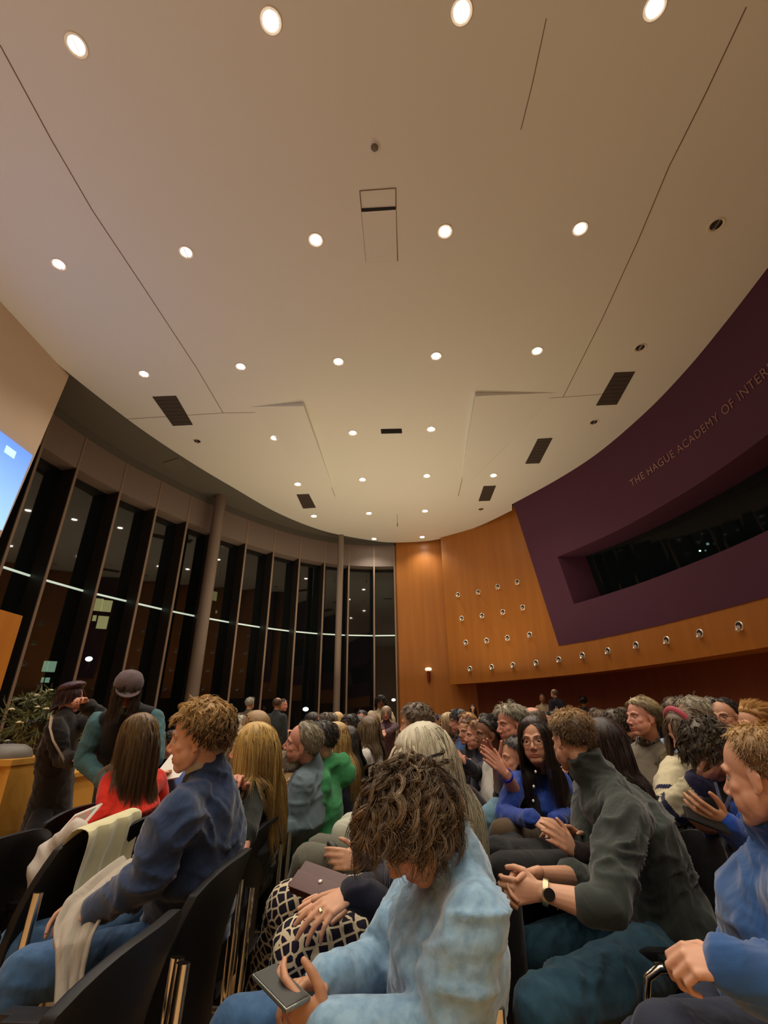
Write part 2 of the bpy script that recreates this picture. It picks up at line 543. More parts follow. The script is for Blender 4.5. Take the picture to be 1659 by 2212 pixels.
# window wall ------------------------------------------------------
tips = [(-7.30, 7.4), (-7.27, 8.45), (-7.10, 9.42), (-6.74, 10.64), (-6.27, 11.66), (-5.80, 12.62), (-5.27, 13.52), (-4.58, 14.50), (-3.86, 15.36), (-3.08, 16.10), (-2.24, 16.66), (-1.36, 17.02), (-0.41, 17.20), (0.37, 17.20)]
ZF1, ZF0 = ZC - 0.02, ZC - 0.86
def offset(pts, d):
    out = []
    for i, p in enumerate(pts):
        a = pts[max(0, i - 1)]; b = pts[min(len(pts) - 1, i + 1)]
        t = Vector((b[0] - a[0], b[1] - a[1])).normalized()
        n = Vector((-t.y, t.x))           # to the left of travel = outside
        out.append((p[0] + n.x * d, p[1] + n.y * d))
    return out
def ribbon(mb, A, B, zA, zB):
    """closed band between plan curves A and B"""
    n = len(A)
    vs = [(a[0], a[1], zA) for a in A] + [(a[0], a[1], zB) for a in A] + [(b[0], b[1], zA) for b in B] + [(b[0], b[1], zB) for b in B]
    fs = []
    for i in range(n - 1):
        fs += [(i, i+1, n+i+1, n+i), (2*n+i, 3*n+i, 3*n+i+1, 2*n+i+1), (i, 2*n+i, 2*n+i+1, i+1), (n+i, n+i+1, 3*n+i+1, 3*n+i)]
    fs += [(0, n, 3*n, 2*n), (n-1, 3*n-1, 4*n-1, 2*n-1)]
    mb.add(vs, fs)
tsm = catmull(tips, 4)
glassline = offset(tips, 0.42)
mb = MB(); ribbon(mb, tsm, offset(tsm, 0.42), ZF0, ZF1)
struct(mb, 'wall_left_frieze', M_FRIEZE)
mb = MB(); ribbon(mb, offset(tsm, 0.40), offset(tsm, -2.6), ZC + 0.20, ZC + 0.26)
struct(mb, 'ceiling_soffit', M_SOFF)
mb = MB(); ribbon(mb, offset(tsm, -0.01), offset(tsm, 0.03), ZF1, ZC + 0.21)
struct(mb, 'trim_1', M_SOFF)
grille([(352, 1000), (385, 990), (408, 1010), (375, 1018)], 'square pale vent in the dark soffit above the windows', z=ZC + 0.19, m=mat('soffit vent', (0.16, 0.15, 0.13, 1), 0.6), name='soffit_vent')

M_GLASS = mat('night window glass', (0.004, 0.006, 0.006, 1), 0.03, 0, 1.0, alpha=0.80)
for i in range(len(tips) - 1):
    a, b = glassline[i], glassline[i + 1]
    d = Vector((b[0]-a[0], b[1]-a[1])).normalized(); n = Vector((-d.y, d.x)) * 0.012
    mb = MB()
    mb.prism([(a[0], a[1]), (b[0], b[1]), (b[0]+n.x, b[1]+n.y), (a[0]+n.x, a[1]+n.y)], 0.02, ZF0 + 0.06)
    o = struct(mb, 'window_%d' % (i + 1), M_GLASS)
    # slim glowing strip in place of a bright line reflected in the glass
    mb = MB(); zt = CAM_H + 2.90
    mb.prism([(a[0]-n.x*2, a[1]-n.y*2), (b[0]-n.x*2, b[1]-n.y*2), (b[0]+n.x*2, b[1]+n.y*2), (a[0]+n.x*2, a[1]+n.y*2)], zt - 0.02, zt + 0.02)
    mb.build('reflection_strip', mat('glowing reflection strip', (0.5, 0.55, 0.48, 1), 0.4, emit=(0.62, 0.74, 0.60, 1), estr=0.42), o, False)
fin_done = None
for i, (tp, gp) in enumerate(zip(tips, glassline)):
    t = Vector((tp[0], tp[1], 0)); g = Vector((gp[0], gp[1], 0))
    d = (g - t).normalized(); s = Vector((-d.y, d.x, 0)) * 0.022
    mb = MB(); q = [t + d*0.012 - s, t + d*0.012 + s, g + s, g - s]
    mb.prism([(p.x, p.y) for p in q], 0.0, ZF0 + 0.02)
    o = struct(mb, 'trim_%d' % (i + 10), M_FIN)
    mb = MB(); s2 = s * 1.35; q = [t - d*0.012 - s2, t - d*0.012 + s2, t + d*0.014 + s2, t + d*0.014 - s2]
    mb.prism([(p.x, p.y) for p in q], 0.0, ZF1)
    mb.build('fin_edge', M_FINTIP, o, False)
# round columns just inside the windows
for k, (u0, s0, rc) in enumerate(((466, 14.1, 0.17), (737, 17.3, 0.11))):
    c = P(u0, 1150, s0)
    q = [c.x, c.y]
    mb = MB(); mb.lathe([(0.0, 0), (rc, 0), (rc, ZC + 0.2), (0.0, ZC + 0.2)], 32, (q[0], q[1], 0))
    struct(mb, 'wall_left_column_%d' % (k + 1), mat('bronze column', (0.20, 0.155, 0.125, 1), 0.55), True)

# orange flat wall at the far end
mb = MB()
mb.prism([(0.40, 17.25), (0.46, 17.05), (3.1, 16.67), (3.1, 17.1)], 0.0, ZC + 0.3)
struct(mb, 'wall_back', M_WOODO)
RW = catmull([(2.12, 16.45), (3.6, 15.15), (5.15, 13.05), (6.0, 10.9), (6.45, 8.9), (6.62, 7.6), (6.7, 5.0), (6.7, 0.0), (6.7, -9.0)], 10)
zB = CAM_H + 1.09
RWa = [p for p in RW if p[1] > 13.3]; RWb = [p for p in RW if p[1] <= 13.9]
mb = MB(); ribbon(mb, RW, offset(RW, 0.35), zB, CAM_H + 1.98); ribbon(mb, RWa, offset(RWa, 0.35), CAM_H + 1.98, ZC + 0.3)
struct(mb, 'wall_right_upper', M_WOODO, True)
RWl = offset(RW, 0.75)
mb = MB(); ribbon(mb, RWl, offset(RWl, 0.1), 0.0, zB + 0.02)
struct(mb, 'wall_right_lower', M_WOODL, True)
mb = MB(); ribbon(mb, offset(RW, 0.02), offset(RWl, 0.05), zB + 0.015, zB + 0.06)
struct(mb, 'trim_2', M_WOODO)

# door in the far wall
def wallpt(u, v):
    r = ray(u, v)
    A = Vector((0.46, 17.05)); B = Vector((2.35, 16.78))
    d = B - A; n = Vector((-d.y, d.x))
    s = A.dot(n) / (r.x * n.x + r.y * n.y)
    return Vector((0, 0, CAM_H)) + r * s
a = wallpt(893, 1531); b = wallpt(946, 1530)
mb = MB(); mb.box((a.x, a.y - 0.035, 0), (b.x, a.y + 0.05, a.z)); struct(mb, 'door_1', wood('door veneer', (0.36, 0.12, 0.022, 1), (0.42, 0.14, 0.026, 1), (6, 6, .4)))
d1 = bpy.data.objects['door_1']
for nm, lo, hi in (('door_gap', (a.x, a.y - 0.04, a.z), (b.x, a.y, a.z + 0.02)), ('door_gap', ((a.x + b.x)/2 - 0.01, a.y - 0.04, 0), ((a.x + b.x)/2 + 0.01, a.y, a.z)), ('door_gap', (b.x, a.y - 0.04, 0), (b.x + 0.02, a.y, a.z))):
    MB().box(lo, hi).build(nm, M_WOODL, d1, False)
c = wallpt(930, 1539)
t = empty('door_notice', (c.x, c.y - 0.06, c.z), 'small pale notice with red squares on the far wooden door', 'sign')
MB().box((-0.11, 0, -0.09), (0.02, 0.012, 0.10)).build('paper', mat('notice paper', (0.75, 0.42, 0.28, 1), 0.7), t, False)
MB().box((0.03, 0, -0.14), (0.15, 0.012, -0.02)).build('paper', mat('notice paper 2', (0.72, 0.40, 0.30, 1), 0.7), t, False)
c = wallpt(925, 1450)
t = empty('wall_sconce', (c.x, c.y - 0.06, c.z), 'small dark red bracket with a white head on the far wooden wall', 'sconce')
MB().lathe([(0, 0.12), (0.10, 0.10), (0.12, 0.04), (0.07, 0.0), (0, 0)], 20, (0, -0.05, 0)).build('shade', mat('sconce white', (0.85, 0.8, 0.7, 1), 0.4, emit=(1, .85, .65, 1), estr=0.5), t)
MB().tube([(0, -0.04, 0.01), (0, -0.03, -0.2), (0, 0.0, -0.38)], [0.055, 0.05, 0.02], 12).build('bracket', mat('sconce red', (0.18, 0.02, 0.01, 1), 0.4), t)

# purple projecting wall with the control-room window ---------------
def resample(pts, n):
    L = [0.0]
    for a, b in zip(pts[:-1], pts[1:]): L.append(L[-1] + math.hypot(b[0]-a[0], b[1]-a[1]))
    out = []
    for k in range(n):
        s = L[-1] * k / (n - 1)
        i = max(j for j in range(len(L)) if L[j] <= s + 1e-9); i = min(i, len(pts) - 2)
        f = (s - L[i]) / max(1e-9, L[i+1] - L[i])
        out.append((pts[i][0] + (pts[i+1][0]-pts[i][0]) * f, pts[i][1] + (pts[i+1][1]-pts[i][1]) * f))
    return out
def at_y(curve, y):
    for a, b in zip(curve[:-1], curve[1:]):
        if (a[1] - y) * (b[1] - y) <= 0 and a[1] != b[1]:
            f = (y - a[1]) / (b[1] - a[1]); return a[0] + (b[0] - a[0]) * f
    return curve[-1][0]
PT = [(x - 0.0, y) for x, y in catmull(EDGE_R, 8)]
ZP1, ZP0 = ZC + 0.05, CAM_H + 1.88
def psurf(y, z):
    xt = at_y(PT, y); xb = at_y(RW, y) - 0.02
    f = (ZP1 - z) / (ZP1 - ZP0)
    return xt + (xb - xt) * f
def pray(u, v):
    r = ray(u, v)
    lo, hi = 3.0, 25.0
    for _ in range(50):
        m = (lo + hi) / 2
        q = Vector((0, 0, CAM_H)) + r * m
        if q.x < psurf(max(-8.9, min(13.5, q.y)), q.z): lo = m
        else: hi = m
    return Vector((0, 0, CAM_H)) + r * m
tl, bl, tr, br = pray(1197, 1206), pray(1249, 1306), pray(1659, 937), pray(1659, 1139)
print('opening', tl, bl, tr, br)
ZO1 = (tl.z + tr.z) / 2; ZO0 = (bl.z + br.z) / 2; YO = (tl.y + bl.y) / 2
ys = [13.5 - (13.5 - YO) * k / 8 for k in range(9)] + [YO - (YO + 8.9) * k / 44 for k in range(1, 45)]
zs = [ZP0, (ZP0 + ZO0)/2, ZO0, (ZO0 + ZO1)/2, ZO1, (ZO1 + ZP1)/2, ZP1]
mb = MB()
vid = {}
vs = []
for i, y in enumerate(ys):
    for j, z in enumerate(zs):
        vid[i, j] = len(vs); vs.append((psurf(y, z), y, z))
nb = len(vs)
for i, y in enumerate(ys):
    vs.append((at_y(RW, y) + 0.3, y, ZP0)); vs.append((at_y(RW, y) + 0.3, y, ZP1))
fs = []
for i in range(len(ys) - 1):
    for j in range(len(zs) - 1):
        if i >= 8 and j in (2, 3): continue
        fs.append((vid[i, j], vid[i, j+1], vid[i+1, j+1], vid[i+1, j]))
    fs.append((vid[i, 0], vid[i+1, 0], nb + 2*(i+1), nb + 2*i))
fs.append(tuple([vid[0, j] for j in range(len(zs))] + [nb + 1, nb]))
# recess: jamb, head and sill
DEP = 0.95
for j in (2, 4):
    base = len(vs)
    for i in range(8, len(ys)):
        y = ys[i]; vs.append((psurf(y, zs[j]) + DEP, y - (0 if i > 8 else 0), zs[j]))
    for k, i in enumerate(range(8, len(ys) - 1)):
        f = (vid[i, j], vid[i+1, j], base + k + 1, base + k)
        fs.append(f if j == 4 else tuple(reversed(f)))
base = len(vs)
for j in (2, 3, 4): vs.append((psurf(ys[8], zs[j]) + DEP, ys[8], zs[j]))
fs.append((vid[8, 2], vid[8, 3], base + 1, base)); fs.append((vid[8, 3], vid[8, 4], base + 2, base + 1))
mb.add(vs, fs)
wr = struct(mb, 'wall_right_balcony', M_PURPLE)
M_CTRL = mat('control room glass', (0.004, 0.007, 0.008, 1), 0.04, 0, 0.5)
mb = MB(); vs = []; fs = []
yy = [y for y in ys[8:]]
for y in yy:
    vs.append((psurf(y, ZO0) + DEP - 0.15, y, ZO0)); vs.append((psurf(y, ZO1) + DEP - 0.15, y, ZO1))
    vs.append((psurf(y, ZO0) + DEP - 0.12, y, ZO0)); vs.append((psurf(y, ZO1) + DEP - 0.12, y, ZO1))
for k in range(len(yy) - 1):
    fs += [(4*k, 4*k+1, 4*k+5, 4*k+4), (4*k+2, 4*k+6, 4*k+7, 4*k+3)]
mb.add(vs, fs)
struct(mb, 'window_20', M_CTRL)
MB().box((8.6, -9, ZO0 - 0.3), (8.7, YO, ZO1 + 0.3)).build('control_room_wall', M_DARK, wr, False)
# tiny status lamps seen through that glass
for (u, v, s, c3) in ((1512, 1190, 0, (0.6, 1, 0.9, 1)), (1327, 1232, 0, (0.3, 0.6, 0.6, 1)), (1529, 1175, 0, (0.25, 0.5, 0.45, 1))):
    q = pray(u, v); r = ray(u, v); q = q + r * (0.55 / r.x)
    t = empty('status_light', q, {1512: 'brightest pinpoint equipment light behind the control room window', 1327: 'faint equipment light near the left end of the control room window', 1529: 'faint equipment light just right of the brightest one in the control room'}[u], 'light')
    MB().ell((0, 0, 0), 0.02 if u == 1512 else 0.03, nu=10, nv=6).build('lens', mat('status %d' % u, c3, 0.4, emit=c3, estr=1.3 if u == 1512 else 0.12), t)

# lettering on the purple wall
a = pray(1366, 1053); b = pray(1552, 908); c = pray(1650, 838)
print('text', a, b, c)
cu = bpy.data.curves.new('lettering', 'FONT'); cu.body = 'THE HAGUE ACADEMY OF INTERNATIONAL LAW'
cu.size = 1.0; cu.extrude = 0.0; cu.space_character = 1.12
to = bpy.data.objects.new('tmp', cu); COL.objects.link(to)
tm = bpy.data.meshes.new_from_object(to.evaluated_get(bpy.context.evaluated_depsgraph_get()))
bpy.data.objects.remove(to)
tv = verts_of(tm); li, lt = faces_of(tm)
W0 = tv[:, 0].max(); SZ = 0.24
zt = (a.z + b.z) / 2
# 20th letter ("F" of OF) sits at b
yk = a.y; acc = []
step = 0.02; cur = a.y; pos = 0.0; tab = [(0.0, cur)]
while pos < W0 * SZ + 1:
    x0 = psurf(cur, zt); x1 = psurf(cur - step, zt)
    pos += math.hypot(step, x1 - x0); cur -= step; tab.append((pos, cur))
T = np.array(tab)
yv = np.interp(tv[:, 0] * SZ, T[:, 0], T[:, 1])
NV = []
for (x, yy_, _), y in zip(tv, yv):
    z = zt + yy_ * SZ
    NV.append((psurf(y, z) - 0.015, y, z))
NV2 = [(p[0] + 0.03, p[1], p[2]) for p in NV]
n = len(NV); fl = []; k = 0
for m_ in lt: fl.append([int(q) for q in li[k:k+m_]]); k += m_
mb = MB(); mb.add(NV, fl); mb.add(NV2, [list(reversed(f)) for f in fl])
from collections import Counter
par = list(range(n))
def find(x):
    while par[x] != x:
        par[x] = par[par[x]]; x = par[x]
    return x
for f in fl:
    for q in f[1:]: par[find(f[0])] = find(q)
isl = {}
for f in fl: isl.setdefault(find(f[0]), []).append(f)
c0 = Vector(NV[0])
t = empty('wall_lettering', c0, 'raised metal capital letters naming the academy on the purple wall', 'lettering')
M_LET = mat('brushed steel letters', (0.30, 0.16, 0.14, 1), 0.35, 0.9)
for fs_ in isl.values():
    ids = sorted({q for f in fs_ for q in f}); mp = {q: k for k, q in enumerate(ids)}; m_ = len(ids)
    A_ = [Vector(NV[q]) - c0 for q in ids]; B_ = [Vector(NV2[q]) - c0 for q in ids]
    ff = [[mp[q] for q in f] for f in fs_]
    ec = Counter()
    for f in ff:
        for q in range(len(f)): ec[(f[q], f[(q+1) % len(f)])] += 1
    side = [(e[0], e[1], e[1] + m_, e[0] + m_) for e in ec if (e[1], e[0]) not in ec]
    mb = MB(); mb.add(A_ + B_, ff + [[q + m_ for q in reversed(f)] for f in ff] + side)
    mb.build('letter', M_LET, t, False)

# small chrome spot fittings in the orange wall ---------------------
def wray(u, v):
    r = ray(u, v)
    best = None
    for A, B in zip(RW[:-1], RW[1:]):
        d = Vector((B[0]-A[0], B[1]-A[1])); n = Vector((-d.y, d.x))
        den = r.x * n.x + r.y * n.y
        if abs(den) < 1e-9: continue
        s = (A[0] * n.x + A[1] * n.y) / den
        q = Vector((r.x * s, r.y * s)) - Vector(A)
        f = q.dot(d) / d.dot(d)
        if s > 0 and -0.02 <= f <= 1.02:
            return Vector((0, 0, CAM_H)) + r * s, n.normalized()
    return None, None
spots = [(989, 1285), (1033, 1279), (1075, 1267), (1117, 1257), (997, 1336), (1041, 1330), (1086, 1322), (1129, 1312),
         (1006, 1388), (1051, 1384), (1096, 1378), (1144, 1371),
         (1015, 1445), (1062, 1441), (1108, 1437), (1158, 1432), (1207, 1425), (1258, 1416), (1313, 1406), (1374, 1394), (1440, 1383), (1512, 1368), (1597, 1352)]
M_SOCK = mat('spot socket dark', (0.02, 0.01, 0.008, 1), 0.4)
M_NOZ = mat('spot chrome', (0.85, 0.8, 0.7, 1), 0.25, 0.6)
rn = ['top row', 'second row', 'third row', 'bottom row']
proto = None
for i, (u, v) in enumerate(spots):
    q, n = wray(u, v)
    if q is None: continue
    ang = math.atan2(-n.y, -n.x)
    r_, c_ = (i // 4, i % 4) if i < 12 else (3, i - 12)
    lab = 'small chrome wall fitting, number %s from the far corner in the %s' % (['one', 'two', 'three', 'four', 'five', 'six', 'seven', 'eight', 'nine', 'ten', 'eleven'][c_], rn[r_])
    if proto is None:
        t = empty('wall_spotlight', q, None, 'wall light')
        Mx = Matrix.Rotation(math.radians(90), 3, 'Y')
        MB().lathe([(0.0, 0.0), (0.055, 0.0), (0.075, 0.012), (0.09, 0.0), (0.0, -0.01)], 18, M=Mx).build('flange', M_NOZ, t)
        MB().lathe([(0.0, 0.016), (0.05, 0.016), (0.05, 0.0)], 18, (0, 0, 0.012), M=Mx).build('socket', M_SOCK, t)
        MB().tube([(0.01, 0, -0.01), (0.07, 0.012, -0.06), (0.09, 0.02, -0.095)], [0.030, 0.038, 0.034], 12).build('nozzle', M_NOZ, t)
        proto = t
    else:
        t = copy_tree(proto)
    t.location = q + Vector((-n.x, -n.y, 0)) * (0.005)
    t.rotation_euler = (0, 0, ang)
    tag(t, lab, 'wall light', 'chrome fittings on the orange wall')

# cream screen wall, projected picture and wood panel at left --------
mb = MB()
mb.add([(-6.35, 7.25, ZC + 0.02), (-6.19, 7.27, ZC + 0.02), (-6.2, 6.96, 3.7), (-6.36, 6.94, 3.7), (-6.35, -9, ZC + 0.02), (-6.19, -9, ZC + 0.02), (-6.2, -9, 3.7), (-6.36, -9, 3.7)],
       [(0,1,2,3), (4,7,6,5), (0,4,5,1), (1,5,6,2), (2,6,7,3), (3,7,4,0)])
struct(mb, 'wall_left', M_WHITEW)
mb = MB()
mb.prism([(-6.34, -9), (-6.2, -9), (-6.2, 7.97), (-6.34, 7.97)], 0, CAM_H + 1.72)
struct(mb, 'wall_left_panel', wood('stage veneer', (0.50, 0.19, 0.028, 1), (0.58, 0.23, 0.035, 1), (5, 5, .4)))
mb = MB(); mb.prism([(-6.34, -9), (-6.24, -9), (-6.24, 6.8), (-6.34, 6.8)], CAM_H + 1.6, 3.75); struct(mb, 'trim_3', M_DARK)
m = mat('projected picture', (0.05, 0.1, 0.3, 1), 0.9)
nt = m.node_tree; b = nt.nodes['Principled BSDF']
tc = nt.nodes.new('ShaderNodeTexCoord'); sx = nt.nodes.new('ShaderNodeSeparateXYZ'); nt.links.new(tc.outputs['Object'], sx.inputs[0])
cr = nt.nodes.new('ShaderNodeValToRGB'); mr = nt.nodes.new('ShaderNodeMapRange'); mr.inputs[1].default_value = -1.4; mr.inputs[2].default_value = 0.0
nt.links.new(sx.outputs['Z'], mr.inputs[0]); nt.links.new(mr.outputs[0], cr.inputs[0])
cr.color_ramp.elements[0].color = (0.30, 0.50, 0.95, 1); cr.color_ramp.elements[1].color = (0.10, 0.22, 0.85, 1)
nt.links.new(cr.outputs[0], b.inputs['Emission Color']); b.inputs['Emission Strength'].default_value = 0.85
t = empty('projection_screen', (-6.16, 7.02, CAM_H + 4.33), 'glowing blue projected picture on the cream wall', 'screen')
mb = MB(); mb.add([(0, 0, 0), (0, -3.6, 0), (0, -3.6, -1.45), (0, -0.09, -1.45), (0.012, 0, 0), (0.012, -3.6, 0), (0.012, -3.6, -1.45), (0.012, -0.09, -1.45)],
                  [(0,1,2,3), (7,6,5,4), (0,4,5,1), (1,5,6,2), (2,6,7,3), (3,7,4,0)])
mb.build('picture', m, t, False)
MB().box((0.012, -0.56, -0.27), (0.016, -0.34, -0.14)).build('emblem', mat('projected emblem', (0.3, 0.5, 0.6, 1), 0.9, emit=(0.42, 0.72, 0.85, 1), estr=0.75), t, False, 0.0)

# floor, rear platform, rear wall
MB_ = MB(); MB_.box((-14, -9, -0.1), (11, 18.6, 0.0)); struct(MB_, 'floor', M_FLOOR)
MB_ = MB(); MB_.prism([(1.2, 12.6), (8.2, 9.4), (8.2, 12), (2.2, 17.3), (1.2, 17.0)], 0.0, 0.5); struct(MB_, 'floor_platform', M_WOODL)
MB_ = MB(); MB_.box((-6.4, -9.2, 0), (7.6, -9.0, ZC + 0.3)); struct(MB_, 'wall_front', M_WHITEW)
MB_ = MB(); MB_.box((-14, 6.6, 0.0), (-6.2, 6.7, ZC + 0.3)); struct(MB_, 'wall_left_return', M_DARK)

# added area lights without fixtures, standing in for light bounced onto the ceiling
def bounce_fill(name, loc, size, power, col):
    l = bpy.data.lights.new(name, 'AREA'); l.shape = 'RECTANGLE'; l.size, l.size_y = size
    l.energy = power; l.color = col
    o = bpy.data.objects.new(name, l); COL.objects.link(o); o.location = loc; o.rotation_euler = (math.pi, 0, 0)
    return o
bounce_fill('bounce_fill_far', (0.0, 12.0, 2.7), (7.0, 6.0), BOUNCE_W * 0.33, (1.0, 0.80, 0.52))
bounce_fill('bounce_fill_rear', (0.0, -4.5, 2.6), (9.0, 3.0), BOUNCE_W * 0.10, (1.0, 0.88, 0.72))
bounce_fill('bounce_fill_stage', (-5.4, 2.0, 2.4), (1.0, 7.0), BOUNCE_W * 0.08, (1.0, 0.82, 0.78))

# the street outside the windows -------------------------------------
def far_building(name, u0, v0, u1, v1, s, label, wins, wcol, estr):
    """dark block behind the glass with lit panes; pixel corners give the bearing, s the distance"""
    a = P(u0, v0, s); b = P(u1, v1, s)
    t = empty(name, (a.x, a.y, 0), label, 'building')
    d = Vector((b.x - a.x, b.y - a.y, 0)); L = d.length; d.normalize(); n = Vector((-d.y, d.x, 0))
    Mx = Matrix((d, n, Vector((0, 0, 1)))).transposed()
    MB().box((-1.5, 0.05, 0), (L + 1.5, 4, max(a.z, b.z) + 1.2)).build('facade', mat('night facade', (0.012, 0.011, 0.010, 1), 0.9), t, False)
    t.rotation_euler = (0, 0, math.atan2(d.y, d.x))
    for (wu0, wv0, wu1, wv1) in wins:
        p = P(wu0, wv0, s) - Vector((a.x, a.y, 0)); q = P(wu1, wv1, s) - Vector((a.x, a.y, 0))
        x0, x1 = p.dot(d), q.dot(d); z1, z0 = p.z, q.z
        f = MB().box((min(x0, x1), -0.06, min(z0, z1)), (max(x0, x1), 0.06, max(z0, z1))).build('window_frame', mat('night frame', (0.02, 0.02, 0.018, 1), 0.6), t, False)
        MB().box((min(x0, x1) + 0.04, -0.1, min(z0, z1) + 0.05), (max(x0, x1) - 0.04, -0.05, max(z0, z1) - 0.05)).build('lit_pane', mat('lit pane %s' % name + str(round(estr, 2)), wcol, 0.5, emit=wcol, estr=estr), f, False)
    return t
far_building('office_building', 195, 1290, 245, 1362, 38, 'dark building outside with tall yellow lit windows', [(207, 1290, 219, 1322), (222, 1292, 240, 1322), (200, 1330, 207, 1346), (212, 1330, 230, 1362)], (0.55, 0.52, 0.22, 1), 5.0)
far_building('apartment_building', 85, 1425, 125, 1480, 22, 'dark building outside with narrow pale green lit windows', [(94, 1425, 103, 1454), (104, 1425, 119, 1454), (90, 1462, 96, 1478), (98, 1462, 108, 1478)], (0.45, 0.75, 0.50, 1), 3.6)
far_building('shop_building', 178, 1436, 200, 1490, 30, 'dark building outside with a stack of small pale lit windows', [(181, 1437, 193, 1452), (178, 1460, 187, 1464), (172, 1476, 186, 1485)], (0.40, 0.75, 0.65, 1), 3.6)
def street_lamp(u, v, s, label, r=0.10, e=30):
    p = P(u, v, s)
    t = empty('street_lamp', (p.x, p.y, 0), label, 'street lamp')
    MB().tube([(0, 0, 0), (0, 0, p.z)], [0.06, 0.04], 10).build('pole', M_FIN, t)
    MB().ell((0, -0.1, p.z), (r * 1.5, r, r), nu=14, nv=8).build('lantern', mat('street lantern', (0.9, 1, 0.95, 1), 0.4, emit=(0.8, 1.0, 0.92, 1), estr=e), t)
street_lamp(195, 1424, 20, 'bright white street lamp outside above the small lit windows')
street_lamp(661, 1532, 24, 'bright white street lamp outside in the middle of the window wall')
street_lamp(850, 1512, 24, 'small street lamp outside near the far wooden wall', 0.07, 12)
t = far_building('hotel_building', 455, 1270, 475, 1340, 30, 'dark building outside with narrow yellow windows beside the round column', [(462, 1275, 469, 1300), (458, 1318, 463, 1328)], (0.5, 0.5, 0.2, 1), 2.4)
# dark paving outside the windows
MB_ = MB(); MB_.box((-40, 7, -0.12), (-7.9, 60, -0.02)); MB_.box((-8.0, 18.7, -0.12), (20, 60, -0.02)); struct(MB_, 'floor_outside', mat('night paving', (0.02, 0.02, 0.02, 1), 0.9))
# ------------------------------------------------------------------ people
def smooth01(a, b, x):
    t = np.clip((x - a) / (b - a), 0, 1)
    return t * t * (3 - 2 * t)

def vnoise(P3, seed=0.0):
    """smooth value noise on an (n, 3) array"""
    P3 = P3 + seed
    I = np.floor(P3).astype(np.int64); f = P3 - I; f = f * f * (3 - 2 * f)
    def h(i, j, k):
        x = (i * 374761393 + j * 668265263 + k * 2147483647 + int(seed * 13) * 974711) & 0x7fffffff
        x = ((x ^ (x >> 13)) * 1274126177) & 0x7fffffff
        return ((x ^ (x >> 16)) & 0xffff) / 65535.0
    r = 0
    for a_ in (0, 1):
        for b_ in (0, 1):
            for c_ in (0, 1):
                w_ = (f[:, 0] if a_ else 1 - f[:, 0]) * (f[:, 1] if b_ else 1 - f[:, 1]) * (f[:, 2] if c_ else 1 - f[:, 2])
                r = r + w_ * h(I[:, 0] + a_, I[:, 1] + b_, I[:, 2] + c_)
    return r
def folds(a, sd):
    """ridged cloth folds with domain warp, in metres"""
    w_ = np.stack([vnoise(a * 7, 1.3 + sd), vnoise(a * 7, 5.1 + sd), vnoise(a * 7, 9.7 + sd)], -1) - 0.5
    q = a + w_ * 0.16
    r1 = 1 - np.abs(2 * vnoise(q * np.array([11, 11, 17]), 3.1 + sd) - 1)
    r2 = 1 - np.abs(2 * vnoise(q * np.array([24, 24, 34]), 7.7 + sd) - 1)
    m_ = vnoise(a * 5, 2.2 + sd)
    return 0.013 * (r1 ** 3) * m_ * 1.4 + 0.005 * (r2 ** 2) * m_ - 0.004

